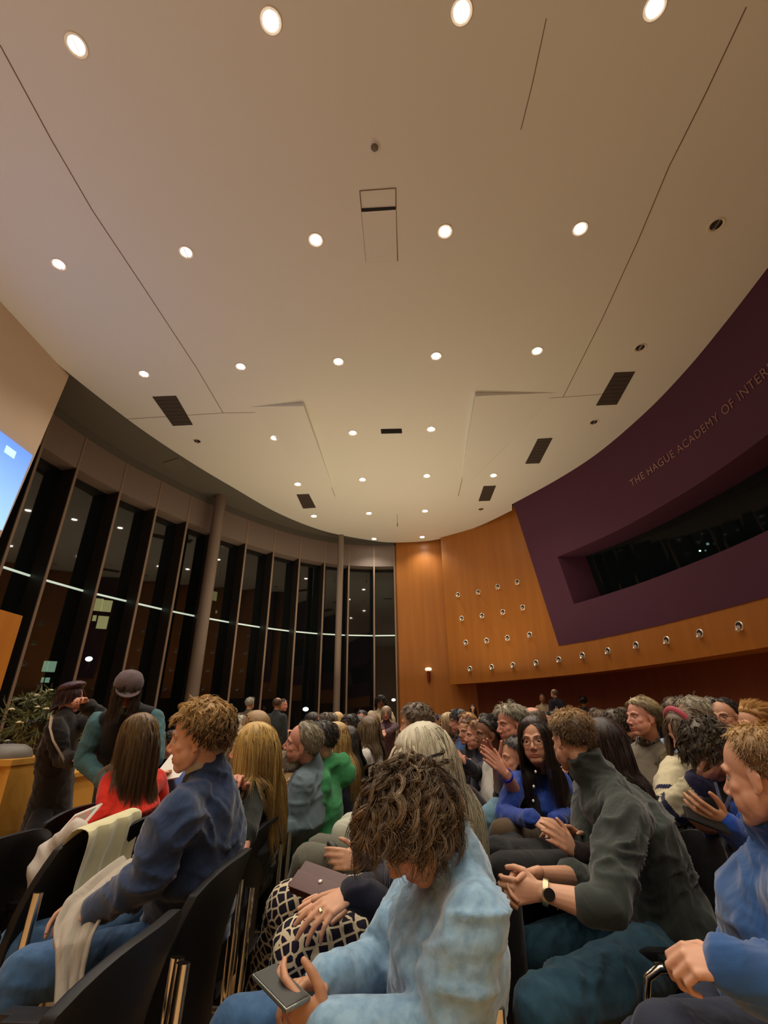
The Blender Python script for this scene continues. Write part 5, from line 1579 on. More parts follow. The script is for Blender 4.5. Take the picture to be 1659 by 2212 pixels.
# --- I: woman in royal blue facing the camera
person('person with long dark hair and glasses in a royal blue blouse looking at the camera', (1157, 1600, 2.62), yaw=152, pitch=0, roll=3, lod=0, body_yaw=140,
    hair=HAIR('long', c3(26, 18, 15), c3(62, 44, 34), n=7000, len=0.42, seed=41, back=0.8, side=0.5, part=-0.10, thick=0.012, lift=0.2), skin='fair', brow=c3(30, 20, 16), glasses=(0.12, 0.06, 0.05, 1),
    top=dict(name='blouse', mat=cloth('royal blue blouse', rgb(26, 62, 150), fold=0.9, sheen=0.2, rough=0.6), bust=True, neckr=0.052, neckup=0.0), bottom=dict(name='skirt', mat=DARK, r=1.1), face_k=1.04,
    joints=dict(neck=(1164, 1668, 2.68), chest=(1162, 1730, 2.62), hip=(1172, 1860, 2.58), shR=(1116, 1690, 2.58), elR=(1090, 1762, 2.38), wrR=(1150, 1768, 2.12), shL=(1214, 1688, 2.68), elL=(1232, 1762, 2.52), wrL=(1200, 1775, 2.32), knL=(1075, 1850, 1.95), knR=(1100, 1830, 2.15), anL=(1065, 2050, 2.0)),
    hands=dict(R=dict(D=(1190, 1790, 2.05), N=Vector((0.1, -0.6, 0.7)), curl=0.4, thumb=0.2), L=dict(D=(1195, 1810, 2.15), N=Vector((0.2, -0.7, 0.4)), curl=0.6)))
# --- person hidden behind the green sweater
person('person with long dark brown hair half hidden behind the green sweater, fingertips together', (1302, 1612, 2.22), yaw=70, lod=1, hair=HAIR('long', c3(28, 17, 14), c3(58, 36, 28), len=0.45, seed=42, back=0.6), skin='fair',
    top=dict(name='jumper', mat=cl('dark brown knit', 34, 24, 24)), bottom=dict(name='trousers', mat=DARK),
    joints=dict(hip=(1350, 1870, 2.2), elL=(1300, 1850, 1.85), wrL=(1245, 1842, 1.82), elR=(1290, 1830, 2.0), wrR=(1248, 1808, 1.95), knL=(1085, 1880, 1.78), knR=(1105, 1850, 1.98), hipL=(1320, 1890, 2.05), hipR=(1310, 1860, 2.25)),
    hands=dict(L=dict(D=(1195, 1795, 1.80), N=Vector((0.3, -0.8, 0.3)), curl=0.25, thumb=0.1), R=dict(D=(1195, 1778, 1.90), N=Vector((0, 0.5, 0.85)), curl=0.3)))
# --- brown trousers
person('person in brown corduroy trousers whose upper body is behind the royal blue blouse', (1118, 1640, 2.75), yaw=88, lod=1, hair=HAIR('short', c3(40, 30, 24), seed=43), top=dict(name='jumper', mat=DARK), bottom=dict(name='trousers', mat=cl('brown corduroy', 82, 66, 44)),
    joints=dict(hip=(1180, 1800, 2.7), knL=(1085, 1800, 2.2), knR=(1095, 1790, 2.4), anL=(1055, 1960, 2.25)))
# --- clapping man
person('person with wavy silver hair in a black shirt clapping with a blue wristband', (1104, 1566, 3.1), yaw=104, pitch=4, lod=0, roll=2, skin='pink', brow=c3(70, 54, 44), hair=HAIR('short', c3(90, 84, 74), c3(206, 196, 172), n=6000, len=0.06, seed=44, lift=0.5, toplight=True),
    top=dict(name='shirt', mat=cl('black cotton', 24, 20, 24)), bottom=dict(mat=cl('light blue jeans', 110, 146, 166)), sleeve=dict(L=0.62, R=0.62),
    joints=dict(neck=(1120, 1625, 3.16), shL=(1125, 1672, 2.95), elL=(1120, 1730, 2.55), wrL=(1092, 1672, 2.42), elR=(1085, 1720, 2.85), wrR=(1072, 1650, 2.55), knL=(1060, 1765, 2.45), knR=(1075, 1750, 2.65)),
    hands=dict(L=dict(D=(1056, 1634, 2.42), N=Vector((0.35, -0.85, 0.35)), curl=0.10, thumb=0.0, spread=-0.02, k=0.95), R=dict(D=(1040, 1604, 2.50), N=Vector((-0.45, 0.6, 0.4)), curl=0.12, thumb=-0.2, spread=-0.02, k=1.0)))
person('balding person seen from behind right of the silver haired head', (1148, 1566, 3.4), yaw=50, lod=1, skin='pink', hair=HAIR('bald', c3(60, 46, 34), c3(120, 98, 72), seed=45, len=0.04), top=dict(mat=DARK), bottom=dict(mat=DARK))
person('person with braided dark hair in a white shirt in profile left of the clapping one', (1056, 1588, 3.25), yaw=92, lod=1, skin='brown', hair=HAIR('bun', c3(24, 20, 18), c3(60, 52, 46), seed=46), brow=c3(20, 14, 10), top=dict(name='shirt', mat=GENERIC['white'], fold=1.6), bottom=dict(mat=cl('aubergine trousers', 54, 38, 40)), joints=dict(neck=(1068, 1628, 3.3), knL=(1010, 1720, 2.7)))
person('person in a dark jacket clapping at the left edge of the seated group', (1030, 1590, 3.9), yaw=95, lod=1, skin='pink', hair=HAIR('short', c3(110, 74, 40), c3(186, 134, 78), seed=47, len=0.06), top=dict(name='jacket', mat=NAVY), bottom=dict(mat=DARK),
    joints=dict(elL=(1030, 1668, 3.3), wrL=(1008, 1650, 3.2), elR=(1010, 1660, 3.5), wrR=(1003, 1645, 3.4)), hands=dict(L=dict(D=(992, 1632, 3.2), curl=0.3), R=dict(D=(990, 1630, 3.3), curl=0.3)))
person('child sized head with orange brown face next to the ginger head', (1010, 1582, 4.3), yaw=120, lod=1, skin='tan', k=0.95, hair=HAIR('bun', c3(60, 34, 18), c3(120, 72, 36), seed=48), top=dict(mat=DARK), bottom=dict(mat=DARK))
person('elderly person with fair bob and floral scarf', (968, 1565, 5.2), yaw=120, pitch=12, lod=1, skin='fair', hair=HAIR('bob', c3(150, 122, 84), c3(222, 196, 150), len=0.18, seed=49), top=dict(name='floral_blouse', mat=cloth('floral cotton', rgb(70, 56, 66), var=(70, rgb(170, 150, 140), 0.06)), armr=1.2), bottom=dict(mat=DARK))
person('person with thick black hair in a blue shirt behind the floral blouse', (992, 1560, 5.0), yaw=80, lod=1, skin='pink', hair=HAIR('wavy', c3(24, 20, 20), c3(52, 44, 42), seed=50), top=dict(name='shirt', mat=GENERIC['blue'], armr=1.15), bottom=dict(mat=DARK))
person('person with light brown hair and dark sweater in front of the blue shirt', (1008, 1566, 4.9), yaw=70, lod=2, hair=HAIR('short', c3(150, 100, 54), c3(200, 150, 90), seed=51), top=dict(mat=DARK), bottom=dict(mat=DARK))
person('person with wispy light hair between the braided and silver heads', (1078, 1585, 4.0), yaw=90, lod=2, hair=HAIR('bob', c3(110, 92, 62), c3(170, 150, 110), seed=52), top=dict(mat=GENERIC['olive']), bottom=dict(mat=DARK))

# --- standing at the back wall on the platform
person('standing person with long black hair and a pale lanyard before the dark wooden wall', (1022, 1533, 12.0), yaw=165, pose='stand', lod=2, ground=0.5, hair=HAIR('long', c3(18, 14, 13), c3(40, 30, 26), seed=53), top=dict(name='jacket', mat=DARK), bottom=dict(mat=DARK), collar=GENERIC['cream'], k=0.96)
person('dark curly head rising behind the silver haired person', (1103, 1522, 11.0), yaw=0, pose='stand', lod=2, ground=0.5, hair=HAIR('curly', c3(30, 20, 15), c3(60, 40, 28), seed=54), top=dict(mat=DARK), bottom=dict(mat=DARK), k=0.98)
person('standing person in a pale grey sweatshirt at the dark back wall', (1172, 1509, 12.4), yaw=160, pose='stand', lod=2, ground=0.5, skin='brown', hair=HAIR('crop', c3(14, 11, 10), seed=55), top=dict(name='sweatshirt', mat=GENERIC['beige']), bottom=dict(mat=DARK))
person('standing bald person in a navy jacket leaning at the dark back wall', (1197, 1499, 12.5), yaw=30, pose='stand', lod=2, ground=0.5, skin='fair', hair=HAIR('bald', c3(90, 76, 60), seed=56), top=dict(name='jacket', mat=NAVY, armr=1.3), bottom=dict(mat=DARK), bulk=1.25)
person('standing person in black, a dark outline against the back wall', (1262, 1518, 10.5), yaw=-40, pose='stand', lod=2, ground=0.5, skin='brown', hair=HAIR('bun', c3(14, 11, 10), seed=57), top=dict(mat=DARK, armr=1.2), bottom=dict(mat=DARK), bulk=1.1)
person('person with round face and dark hair just left of the fair brown head', (1181, 1560, 6.0), yaw=175, lod=2, skin='pink', hair=HAIR('short', c3(24, 18, 16), seed=58), top=dict(mat=DARK), bottom=dict(mat=DARK))
person('dark haired person turned away above the fair brown head', (1198, 1556, 6.4), yaw=60, lod=2, hair=HAIR('short', c3(20, 16, 15), seed=59), top=dict(mat=NAVY), bottom=dict(mat=DARK))

# --- J: vest man
person('person with grey blonde side swept hair in a grey fleece vest sitting upright', (1388, 1552, 2.95), yaw=97, pitch=-4, roll=4, lod=0, body_yaw=120, skin='pink', brow=c3(90, 66, 44),
    hair=HAIR('short', c3(70, 56, 38), c3(206, 186, 142), n=6600, len=0.085, seed=60, lift=0.35, back=1.1, side=0.5, toplight=True, cap=0.016, mess=0.15), collar=cl('plaid collar', 150, 140, 130, var=(60, rgb(60, 56, 60), 0.05)),
    top=dict(name='shirt', mat=cl('olive check shirt', 106, 94, 62, var=(40, rgb(70, 62, 44), 0.1))), vest=('fleece_vest', cloth('grey beige fleece', rgb(124, 114, 96), fold=1.3, sheen=0.4, var=(5, rgb(106, 97, 82), 0.3))), bottom=dict(name='trousers', mat=cl('stone trousers', 88, 84, 76)), bulk=1.1,
    joints=dict(neck=(1403, 1612, 2.98), chest=(1408, 1682, 2.9), hip=(1418, 1800, 2.85), shL=(1448, 1645, 2.80), shR=(1362, 1640, 3.1), elL=(1458, 1725, 2.62), wrL=(1395, 1740, 2.5), elR=(1348, 1710, 2.98), wrR=(1362, 1740, 2.7)))
# --- K: cream and navy sweater
CRM = cloth('cream cotton sweater', rgb(206, 194, 160), fold=1.2, sheen=0.2); NVB = cl('navy band', 34, 34, 62)
def bands(cen, J, Fb, Sb, upv):
    sh, el, wr = [np.array(J[n]) for n in ('shR', 'elR', 'wrR')]
    def along(a, b):
        d = b - a; L = np.linalg.norm(d); t = ((cen - a) @ d) / L / L
        dist = np.linalg.norm(cen - (a + np.clip(t, 0, 1)[:, None] * d), axis=1); return t * L, dist
    s1, d1 = along(sh, el); s2, d2 = along(el, wr)
    L1 = np.linalg.norm(el - sh)
    s = np.where(d1 < d2, s1, L1 + s2); near = np.minimum(d1, d2) < 0.085
    st = ((s > L1*0.62) & (s < L1*0.70)) | ((s > L1*0.86) & (s < L1*0.98)) | ((s > L1*1.12) & (s < L1*1.24)) | (s > L1 + np.linalg.norm(wr-el) * 0.93)
    hip = np.array(J['hip']); up = np.array(upv)
    z = (cen - hip) @ up
    return (near & st) | ((z < 0.0) & ~near)
person('person with a pink hairband in a cream sweater with navy sleeve bands', (1484, 1585, 2.5), yaw=100, pitch=20, lod=0, body_yaw=130, hair=HAIR('long', c3(74, 60, 46), c3(140, 120, 92), len=0.24, seed=61, n=5000, curl=0.008, cfreq=40), skin='fair',
    top=dict(name='sweater', mat=CRM, armr=1.35, fold=1.5, split=(bands, NVB)), bottom=dict(name='trousers', mat=cl('slate trousers', 66, 64, 74)),
    joints=dict(neck=(1492, 1645, 2.52), chest=(1488, 1715, 2.42), hip=(1475, 1815, 2.4), shR=(1455, 1665, 2.34), elR=(1447, 1755, 2.16), wrR=(1508, 1690, 2.08), shL=(1525, 1672, 2.5), elL=(1530, 1750, 2.4), wrL=(1515, 1790, 2.2)),
    hands=dict(R=dict(D=(1545, 1668, 2.06), N=Vector((0.0, -0.5, -0.85)), curl=(0.5, 0.5, 0.55, 0.6), thumb=0.2)))
# --- L: curly dark, blue top with phone
tL, JL, _ = person('person with thick dark curly hair bowed over a phone in a bright blue sweater', (1534, 1622, 2.15), yaw=120, pitch=36, lod=0, body_yaw=120, hair=HAIR('curly', c3(34, 26, 20), c3(100, 84, 60), n=7000, len=0.12, seed=62, curl=0.012), skin='tan', brow=c3(30, 22, 16),
    top=dict(name='sweater', mat=cloth('bright blue knit', rgb(20, 66, 156), fold=1.0), armr=1.1), vest=('open_jacket', DARK), bottom=dict(name='trousers', mat=DARK),
    joints=dict(neck=(1578, 1695, 2.15), chest=(1590, 1775, 2.05), hip=(1610, 1900, 1.95), shL=(1640, 1740, 1.9), elL=(1632, 1840, 1.75), wrL=(1572, 1782, 1.72), shR=(1545, 1735, 2.15), elR=(1540, 1830, 2.0), wrR=(1545, 1800, 1.85)),
    hands=dict(L=dict(D=(1520, 1758, 1.71), N=Vector((0.35, -0.6, -0.6)), curl=(0.45, 0.55, 0.6, 0.65), thumb=0.15), R=dict(D=(1520, 1785, 1.8), N=Vector((0, 0, -1)), curl=0.6)))
# --- M: far right man
person('person cut by the right edge in a strong blue sweatshirt with fist on lap', (1655, 1682, 1.17), yaw=30, pitch=4, roll=4, lod=0, body_yaw=84, skin='fair', brow=c3(150, 110, 70), hair=HAIR('crop', c3(92, 66, 38), c3(196, 156, 96), n=8000, seed=63, kind='receding', len=0.03, toplight=True), bulk=1.2,
    top=dict(name='sweatshirt', mat=cloth('strong blue sweatshirt', rgb(38, 78, 132), fold=1.4, sheen=0.4, var=(4, rgb(46, 88, 144), 0.3)), neckr=0.085, armr=1.25, fold=1.8), bottom=dict(name='trousers', mat=cl('dark denim', 34, 40, 58)),
    joints=dict(neck=(1715, 1800, 1.18), chest=(1712, 1990, 1.12), hip=(1735, 2220, 1.15), shL=(1765, 1930, 1.0), shR=(1660, 1900, 1.34), elL=(1800, 2170, 0.93), wrL=(1585, 2090, 0.95), elR=(1640, 2120, 1.32), wrR=(1600, 2090, 1.2), knL=(1440, 2260, 0.95), knR=(1380, 2290, 1.15)),
    hands=dict(L=dict(D=(1490, 2075, 0.97), N=Vector((0.1, -0.55, 0.8)), curl=(0.95, 1.0, 1.05, 1.05), thumb=0.5, k=0.95), R=dict(curl=0.6)))
# --- back right heads
person('person with dark rimmed glasses and white collar near the right edge', (1567, 1549, 3.3), yaw=118, lod=0, pitch=2, skin='fair', stubble=0.5, brow=c3(30, 22, 18), hair=HAIR('short', c3(26, 20, 18), c3(56, 44, 38), n=4000, kind='receding', seed=64, len=0.04), glasses=(0.02, 0.015, 0.015, 1), top=dict(name='jacket', mat=GENERIC['charcoal']), bottom=dict(mat=DARK), collar=GENERIC['white'], bulk=1.15)
person('ginger haired person in profile with a white collar near the right edge', (1632, 1568, 2.95), yaw=85, lod=0, skin='fair', brow=c3(170, 120, 70), hair=HAIR('bun', c3(128, 84, 36), c3(214, 164, 92), n=5000, seed=65, toplight=True, cap=0.02), top=dict(name='shirt', mat=GENERIC['white']), bottom=dict(mat=DARK))
person('person with swept brown hair and glasses looking down above the vest shoulder', (1463, 1548, 3.5), yaw=128, pitch=22, lod=1, skin='pink', brow=c3(60, 44, 34), hair=HAIR('wavy', c3(56, 44, 34), c3(140, 118, 88), seed=66, len=0.06), glasses=True, top=dict(name='shirt', mat=GENERIC['pale blue']), bottom=dict(mat=DARK))
person('silver haired person behind the pink hairband', (1498, 1546, 3.2), yaw=60, lod=1, skin='fair', hair=HAIR('short', c3(120, 112, 96), c3(216, 206, 180), seed=67, len=0.07), top=dict(mat=DARK), bottom=dict(mat=DARK))
person('grey haired person between the silver head and the glasses', (1535, 1543, 3.7), yaw=60, lod=2, hair=HAIR('short', c3(90, 84, 74), c3(160, 150, 132), seed=68), top=dict(mat=DARK), bottom=dict(mat=DARK))
person('person with tousled brown hair in shadow left of the vest', (1330, 1568, 3.9), yaw=60, lod=1, skin='tan', hair=HAIR('wavy', c3(44, 34, 26), c3(110, 92, 66), seed=69), top=dict(mat=cl('dim brown', 60, 42, 34)), bottom=dict(mat=DARK))
person('person with an ear showing and brown hair just right of the fair brown head', (1297, 1566, 4.1), yaw=40, lod=1, skin='fair', hair=HAIR('short', c3(70, 50, 34), c3(130, 98, 66), seed=70), top=dict(mat=DARK), bottom=dict(mat=DARK))
person('person in shadow whose profile touches the vest wearer\'s chin', (1357, 1575, 4.6), yaw=100, lod=2, skin='tan', hair=HAIR('short', c3(24, 18, 16), seed=71), top=dict(mat=DARK), bottom=dict(mat=DARK))
person('long haired dark figure behind the vest wearer\'s neck', (1432, 1566, 3.9), yaw=40, lod=2, skin='tan', hair=HAIR('bob', c3(18, 14, 14), seed=72), top=dict(mat=DARK), bottom=dict(mat=DARK))

# --- small far heads that fill the rows toward the windows and the back wall
far = [(672, 1562, 5.6, 70, 'bob', (40, 32, 26), 'dark haired'), (712, 1560, 6.6, 60, 'short', (120, 112, 100), 'silver haired'), (727, 1556, 7.4, 80, 'bob', (190, 160, 110), 'pale blonde'),
       (742, 1560, 7.9, 50, 'short', (50, 38, 30), 'brown haired'), (700, 1566, 5.0, 80, 'short', (70, 56, 44), 'grey brown haired'), (950, 1560, 8.2, 60, 'short', (30, 24, 30), 'black haired'),
       (925, 1562, 6.8, 50, 'bob', (150, 140, 96), 'pale haired'), (937, 1556, 9.0, 70, 'short', (60, 44, 34), 'brown haired'), (980, 1549, 8.6, 60, 'curly', (34, 26, 22), 'dark curly haired'),
       (1045, 1560, 7.0, 80, 'short', (44, 32, 26), 'dark brown haired'), (1066, 1566, 5.6, 85, 'bob', (90, 66, 44), 'brown haired'), (1083, 1556, 6.4, 60, 'short', (34, 24, 20), 'black haired'),
       (1120, 1552, 7.2, 60, 'short', (50, 38, 28), 'brown haired'), (1250, 1555, 6.0, 60, 'short', (26, 18, 16), 'dark haired'), (1285, 1549, 6.6, 50, 'bob', (54, 38, 28), 'brown haired'),
       (1318, 1550, 6.9, 60, 'short', (30, 22, 18), 'dark haired'), (1345, 1552, 5.8, 60, 'curly', (60, 46, 34), 'curly brown haired')]
wh = ['behind the green sweatshirt', 'left of the pale blonde head in the far rows', 'far off below the second round column', 'just right of the pale blonde far head', 'close above the long blonde hair right of the beard', 'below the notice on the far door',
      'directly under the wall bracket', 'beneath the far wooden door', 'right of the far door', 'between the pale lanyard and the braided head', 'peeping over the braided head', 'beside the forehead of the silver haired clapper',
      'between the silver and the balding heads', 'in shadow above the fair brown head', 'in shadow under the black outline at the back wall', 'in shadow further left of the vest', 'in deep shadow close left of the vest wearer', 'left of the grey brown head near the aisle']
tops = ['charcoal', 'grey', 'navy', 'brown', 'black', 'plum']
for i, (u, v, s, y, hk, hc, nm) in enumerate(far):
    person('small distant %s person %s' % (nm, wh[i]), (u, v, s), yaw=y, lod=2, skin=['fair', 'pink', 'tan'][i % 3], hair=HAIR(hk, c3(*hc), seed=100 + i, **({'len': 0.2} if hk == 'bob' else {})), top=dict(mat=GENERIC[tops[i % 6]]), bottom=dict(mat=DARK), eyes=False)
# ------------------------------------------------------------------ things held, worn loose or lying about
def framed(p, x, y):
    x = x.normalized(); z = x.cross(y).normalized(); y = z.cross(x)
    M = Matrix((x, y, z)).transposed().to_4x4(); M.translation = p
    return M
def at_matrix(t, M): t.matrix_world = M
# phone in the nearest person's hands
a, b = P(578, 2108, 1.0), P(640, 2165, 0.93)
ctr = P(606, 2132, 0.965)
M = framed(ctr, (P(640, 2166, 0.93) - P(580, 2106, 1.0)), ray(606, 2132).normalized() * 0.85 + Vector((0.30, 0, 0.40)))
t = empty('smartphone', ctr, 'smartphone with dark screen held by the person in light blue', 'phone')
MB().box((-0.064, -0.030, -0.004), (0.064, 0.030, 0.004)).build('case', mat('phone case', (0.25, 0.27, 0.25, 1), 0.25, 0.6), t, True, 0.003)
MB().box((-0.060, -0.027, 0.0042), (0.060, 0.027, 0.0050)).build('screen', mat('phone screen', (0.01, 0.012, 0.012, 1), 0.35), t, False)
MB().box((0.050, 0.010, -0.0065), (0.060, 0.026, -0.0038)).build('camera_bump', BLACKPL, t, True, 0.001)
t.matrix_world = M
# dark case of the grey trousers person
ctr = P(722, 1838, 1.86)
t = empty('glasses_case', ctr, 'small black oval case held over the grey trousers', 'case')
MB().ell((0, 0, 0), (0.042, 0.016, 0.020), nu=24, nv=14).build('shell', BLACKPL, t)
MB().tube([(-0.042, 0, 0), (0, -0.0165, 0), (0.042, 0, 0)], 0.0015, 6).build('seam_line', CHROME, t)
t.matrix_world = framed(ctr, P(738, 1862, 1.84) - P(708, 1818, 1.88), Vector((0, 1, 0.2)))
# brown purse under her hands
ctr = P(695, 1912, 1.52)
t = empty('purse', ctr, 'dark red leather purse under the folded hands', 'purse')
M_PURSE = mat('dark red leather', rgb(74, 34, 32), 0.4, bump=[(120, 0.2, 0.002, (1, 1, 1))])
MB().box((-0.095, -0.05, -0.014), (0.095, 0.05, 0.014)).build('body', M_PURSE, t, True, 0.008)
MB().box((-0.095, -0.052, 0.012), (0.095, 0.01, 0.018)).build('flap', M_PURSE, t, True, 0.003)
MB().lathe([(0, 0.0), (0.007, 0.0), (0.006, 0.003), (0, 0.004)], 14, (0, -0.005, 0.018)).build('clasp', CHROME, t)
t.matrix_world = framed(ctr, P(735, 1925, 1.50) - P(655, 1895, 1.56), Vector((0.3, 0.7, 0.5)))
# ring and watch, wristband: worn, so parts
def ringband(name, parent, c, axis, r, w, m):
    axis = axis.normalized(); R = axis.to_track_quat('Z', 'Y').to_matrix()
    mb = MB(); mb.lathe([(r, -w), (r * 1.08, -w), (r * 1.1, 0), (r * 1.08, w), (r, w)], 22, c - Vector(parent.location), R)
    return mb.build(name, m, parent)
ax = P(672, 1985, 1.31) - JB['wrL']
ringband('ring', tB, JB['wrL'] + ax.normalized() * 0.105 + Vector((0, 0, 0.0)), ax, 0.0105, 0.003, mat('gold ring', (0.8, 0.6, 0.3, 1), 0.2, 1.0))
ax = JH['wrL'] - JH['elL']
ringband('watch_strap', tH, JH['wrL'] - ax.normalized() * 0.012, ax, 0.033, 0.008, mat('gold metal strap', (0.5, 0.42, 0.26, 1), 0.3, 0.9))
q = JH['wrL'] - ax.normalized() * 0.012 + Vector((0.0, -0.034, 0.004)) - Vector(tH.location)
MB().lathe([(0, 0.0), (0.017, 0.0), (0.018, -0.006), (0, -0.007)], 20, q, Matrix.Rotation(math.radians(-90), 3, 'X')).build('watch_face', BLACKPL, tH)
for o in list(SC.objects):
    if o.get('label', '').endswith('blue wristband'):
        T = o
wl = P(1092, 1672, 2.42); el = P(1120, 1730, 2.55)
ringband('wristband', T, wl + (el - wl).normalized() * 0.015, wl - el, 0.032, 0.010, mat('bright blue band', rgb(30, 20, 190), 0.5))
# cap for the denim person
for o in list(SC.objects):
    if 'grey cap' in o.get('label', ''): T = o
def head_frame(head, yaw, pitch, roll=0):
    Fh = fwd(yaw); Sh = Vector((-Fh.y, Fh.x, 0))
    Mh = Matrix((-Sh, Fh, UP)).transposed() @ Matrix.Rotation(math.radians(-pitch), 3, 'X') @ Matrix.Rotation(math.radians(roll), 3, 'Y')
    return Matrix.Translation(P(*head)) @ Mh.to_4x4()
MH = head_frame((275, 1490, 3.5), 212, 42)
def in_head(mb, MH, T):
    mb.v = [tuple(MH @ Vector(p) - Vector(T.location)) for p in mb.v]; return mb
CAP = cl('grey cap cotton', 96, 82, 84)
mb = MB(); mb.lathe([(0.0, 0.142), (0.05, 0.135), (0.085, 0.108), (0.100, 0.070), (0.102, 0.045), (0.098, 0.043), (0.0, 0.05)], 28, (0, -0.012, 0))
in_head(mb, MH, T).build('cap', CAP, T)
mb = MB(); mb.prism([(0.085*math.cos(q_*math.pi/10), 0.05 + 0.095*math.sin(q_*math.pi/10)) for q_ in range(0, 11)], 0.044, 0.052)
in_head(mb, MH, T).build('cap_brim', CAP, T)
# plum beret of the coat person and bag strap
for o in list(SC.objects):
    if 'long black coat' in o.get('label', ''): T = o
MH = head_frame((153, 1510, 4.1), 285, 6)
mb = MB(); mb.ell((0.0, -0.025, 0.10), (0.105, 0.11, 0.045), Matrix.Rotation(0.35, 3, 'X'), 28, 16)
in_head(mb, MH, T).build('beret', mat('plum sequin', rgb(66, 34, 44), 0.35, 0, 0.6, bump=[(90, 0.8, 0.01, (1, 1, 1))]), T)
mb = MB(); mb.tube([P(112, 1548, 3.82), P(108, 1572, 3.72), P(115, 1600, 3.68), P(135, 1635, 3.66), P(146, 1660, 3.70)], [(0.016, 0.004)]*5, 8, 0, (0, -1, 0))
mb.v = [tuple(Vector(p) - Vector(T.location)) for p in mb.v]; mb.build('bag_strap', mat('tan leather strap', rgb(150, 124, 100), 0.5), T)
# pink hairband
for o in list(SC.objects):
    if 'pink hairband' in o.get('label', '') and 'cream sweater' in o.get('label', ''): T = o
MH = head_frame((1484, 1585, 2.5), 100, 20)
mb = MB(); mb.tube([(0.098*math.cos(q_), 0.02, 0.034 + 0.108*math.sin(q_)) for q_ in [math.pi*i/16 for i in range(17)]], [(0.004, 0.014)]*17, 8, 0, None)
in_head(mb, MH, T).build('hairband', mat('pink band', rgb(178, 70, 84), 0.6), T)
# blouse buttons
for o in list(SC.objects):
    if 'royal blue blouse looking' in o.get('label', ''): T = o
for (u, v, s) in ((1157, 1667, 2.36), (1153, 1699, 2.30), (1152, 1730, 2.30)):
    mb = MB(); mb.ell(P(u, v, s) - Vector(T.location), (0.006, 0.004, 0.007), nu=10, nv=6)
    mb.build('button', mat('pearl button', (0.8, 0.8, 0.78, 1), 0.25), T)
# phone of the blue knit person
ctr = P(1526, 1772, 1.70)
t = empty('smartphone', ctr, 'black phone in the hand of the bowed curly haired person in bright blue', 'phone')
MB().box((-0.07, -0.034, -0.004), (0.07, 0.034, 0.004)).build('case', BLACKPL, t, True, 0.003)
MB().box((-0.066, -0.031, 0.0042), (0.066, 0.031, 0.005)).build('screen', mat('phone screen', (0.01, 0.012, 0.012, 1), 0.08), t, False)
t.matrix_world = framed(ctr, Vector((0.9, -0.2, -0.35)), Vector((0.1, 0.8, 0.5)))
# lanyard
for o in list(SC.objects):
    if 'bright blue sweater' in o.get('label', ''): T = o
mb = MB(); mb.tube([P(1545, 1690, 1.92), P(1555, 1725, 1.82), P(1563, 1755, 1.76)], [(0.006, 0.0015)]*3, 6, 0, (1, 0, 0)); mb.tube([P(1590, 1690, 1.9), P(1575, 1725, 1.80), P(1563, 1755, 1.76)], [(0.006, 0.0015)]*3, 6, 0, (1, 0, 0))
mb.v = [tuple(Vector(p) - Vector(T.location)) for p in mb.v]; mb.build('lanyard', NVB, T)

# magazine on the lap of the red sweater
ctr = P(166, 1777, 2.15)
t = empty('magazine', ctr, 'white bordered magazine with a green and red cover beside the red sleeve', 'magazine')
MG = mat('magazine white', (0.75, 0.72, 0.66, 1), 0.5)
MB().box((-0.10, -0.07, -0.004), (0.10, 0.07, 0.003)).build('pages', MG, t, False)
MB().box((-0.082, -0.052, 0.0032), (0.082, 0.052, 0.0042)).build('cover_picture', mat('cover picture', rgb(120, 150, 128), 0.4, var=(22, rgb(190, 120, 110), 0.08)), t, False)
t.matrix_world = framed(ctr, P(196, 1762, 2.12) - P(138, 1786, 2.18), Vector((0.2, 0.8, 0.7)))

# white papers of the pale blue shirt person
ctr = P(375, 1655, 3.15)
t = empty('paper_sheets', ctr, 'white papers held up left of the curly fair head', 'paper')
for k_ in range(3):
    MB().box((-0.10 + 0.01*k_, -0.14, 0.003*k_), (0.10 + 0.01*k_, 0.14, 0.0015 + 0.003*k_)).build('sheet', MG, t, False)
t.matrix_world = framed(ctr, Vector((1, -0.2, 0.15)), Vector((0, 0.8, 0.5)))

# lectern and stage table
M_LECT = wood('lectern veneer', (0.56, 0.27, 0.045, 1), (0.64, 0.33, 0.06, 1), (5, 5, .5))
p = P(63, 1637, 4.05)
zt = p.z
t = empty('lectern', (p.x - 0.55, p.y + 0.1, 0), 'light wooden lectern standing at the left edge', 'lectern')
MB().box((-0.55, -0.30, zt - 0.05), (0.55, 0.30, zt)).build('top', M_LECT, t, False, 0.006)
MB().box((-0.50, -0.26, 0.04), (0.50, -0.22, zt - 0.05)).build('front_panel', M_LECT, t, False)
for s in (-1, 1):
    MB().box((s*0.52 - 0.02, -0.28, 0.0), (s*0.52 + 0.02, 0.28, zt - 0.05)).build('side_panel', M_LECT, t, False)
MB().box((-0.50, -0.24, zt*0.5), (0.50, 0.24, zt*0.5 + 0.02)).build('shelf', M_LECT, t, False)
t.rotation_euler = (0, 0, 0.0)
q = P(15, 1622, 4.1)
t = empty('desk_lamp', (q.x, q.y, zt), 'rounded grey object standing on top of the lectern', 'lamp')
MB().lathe([(0, 0), (0.20, 0), (0.20, 0.02), (0.18, 0.07), (0.12, 0.105), (0.0, 0.115)], 28).build('shade', M_GREYP, t)
MB().lathe([(0, 0.11), (0.03, 0.112), (0.025, 0.13), (0, 0.135)], 16).build('knob', BLACKPL, t)
p = P(172, 1668, 4.6)
t = empty('stage_table', (p.x - 0.75, p.y + 0.25, 0), 'long wooden stage table behind the black coat', 'table')
MB().box((-0.78, -0.35, p.z - 0.04), (0.75, 0.35, p.z)).build('tabletop', M_LECT, t, False, 0.005)
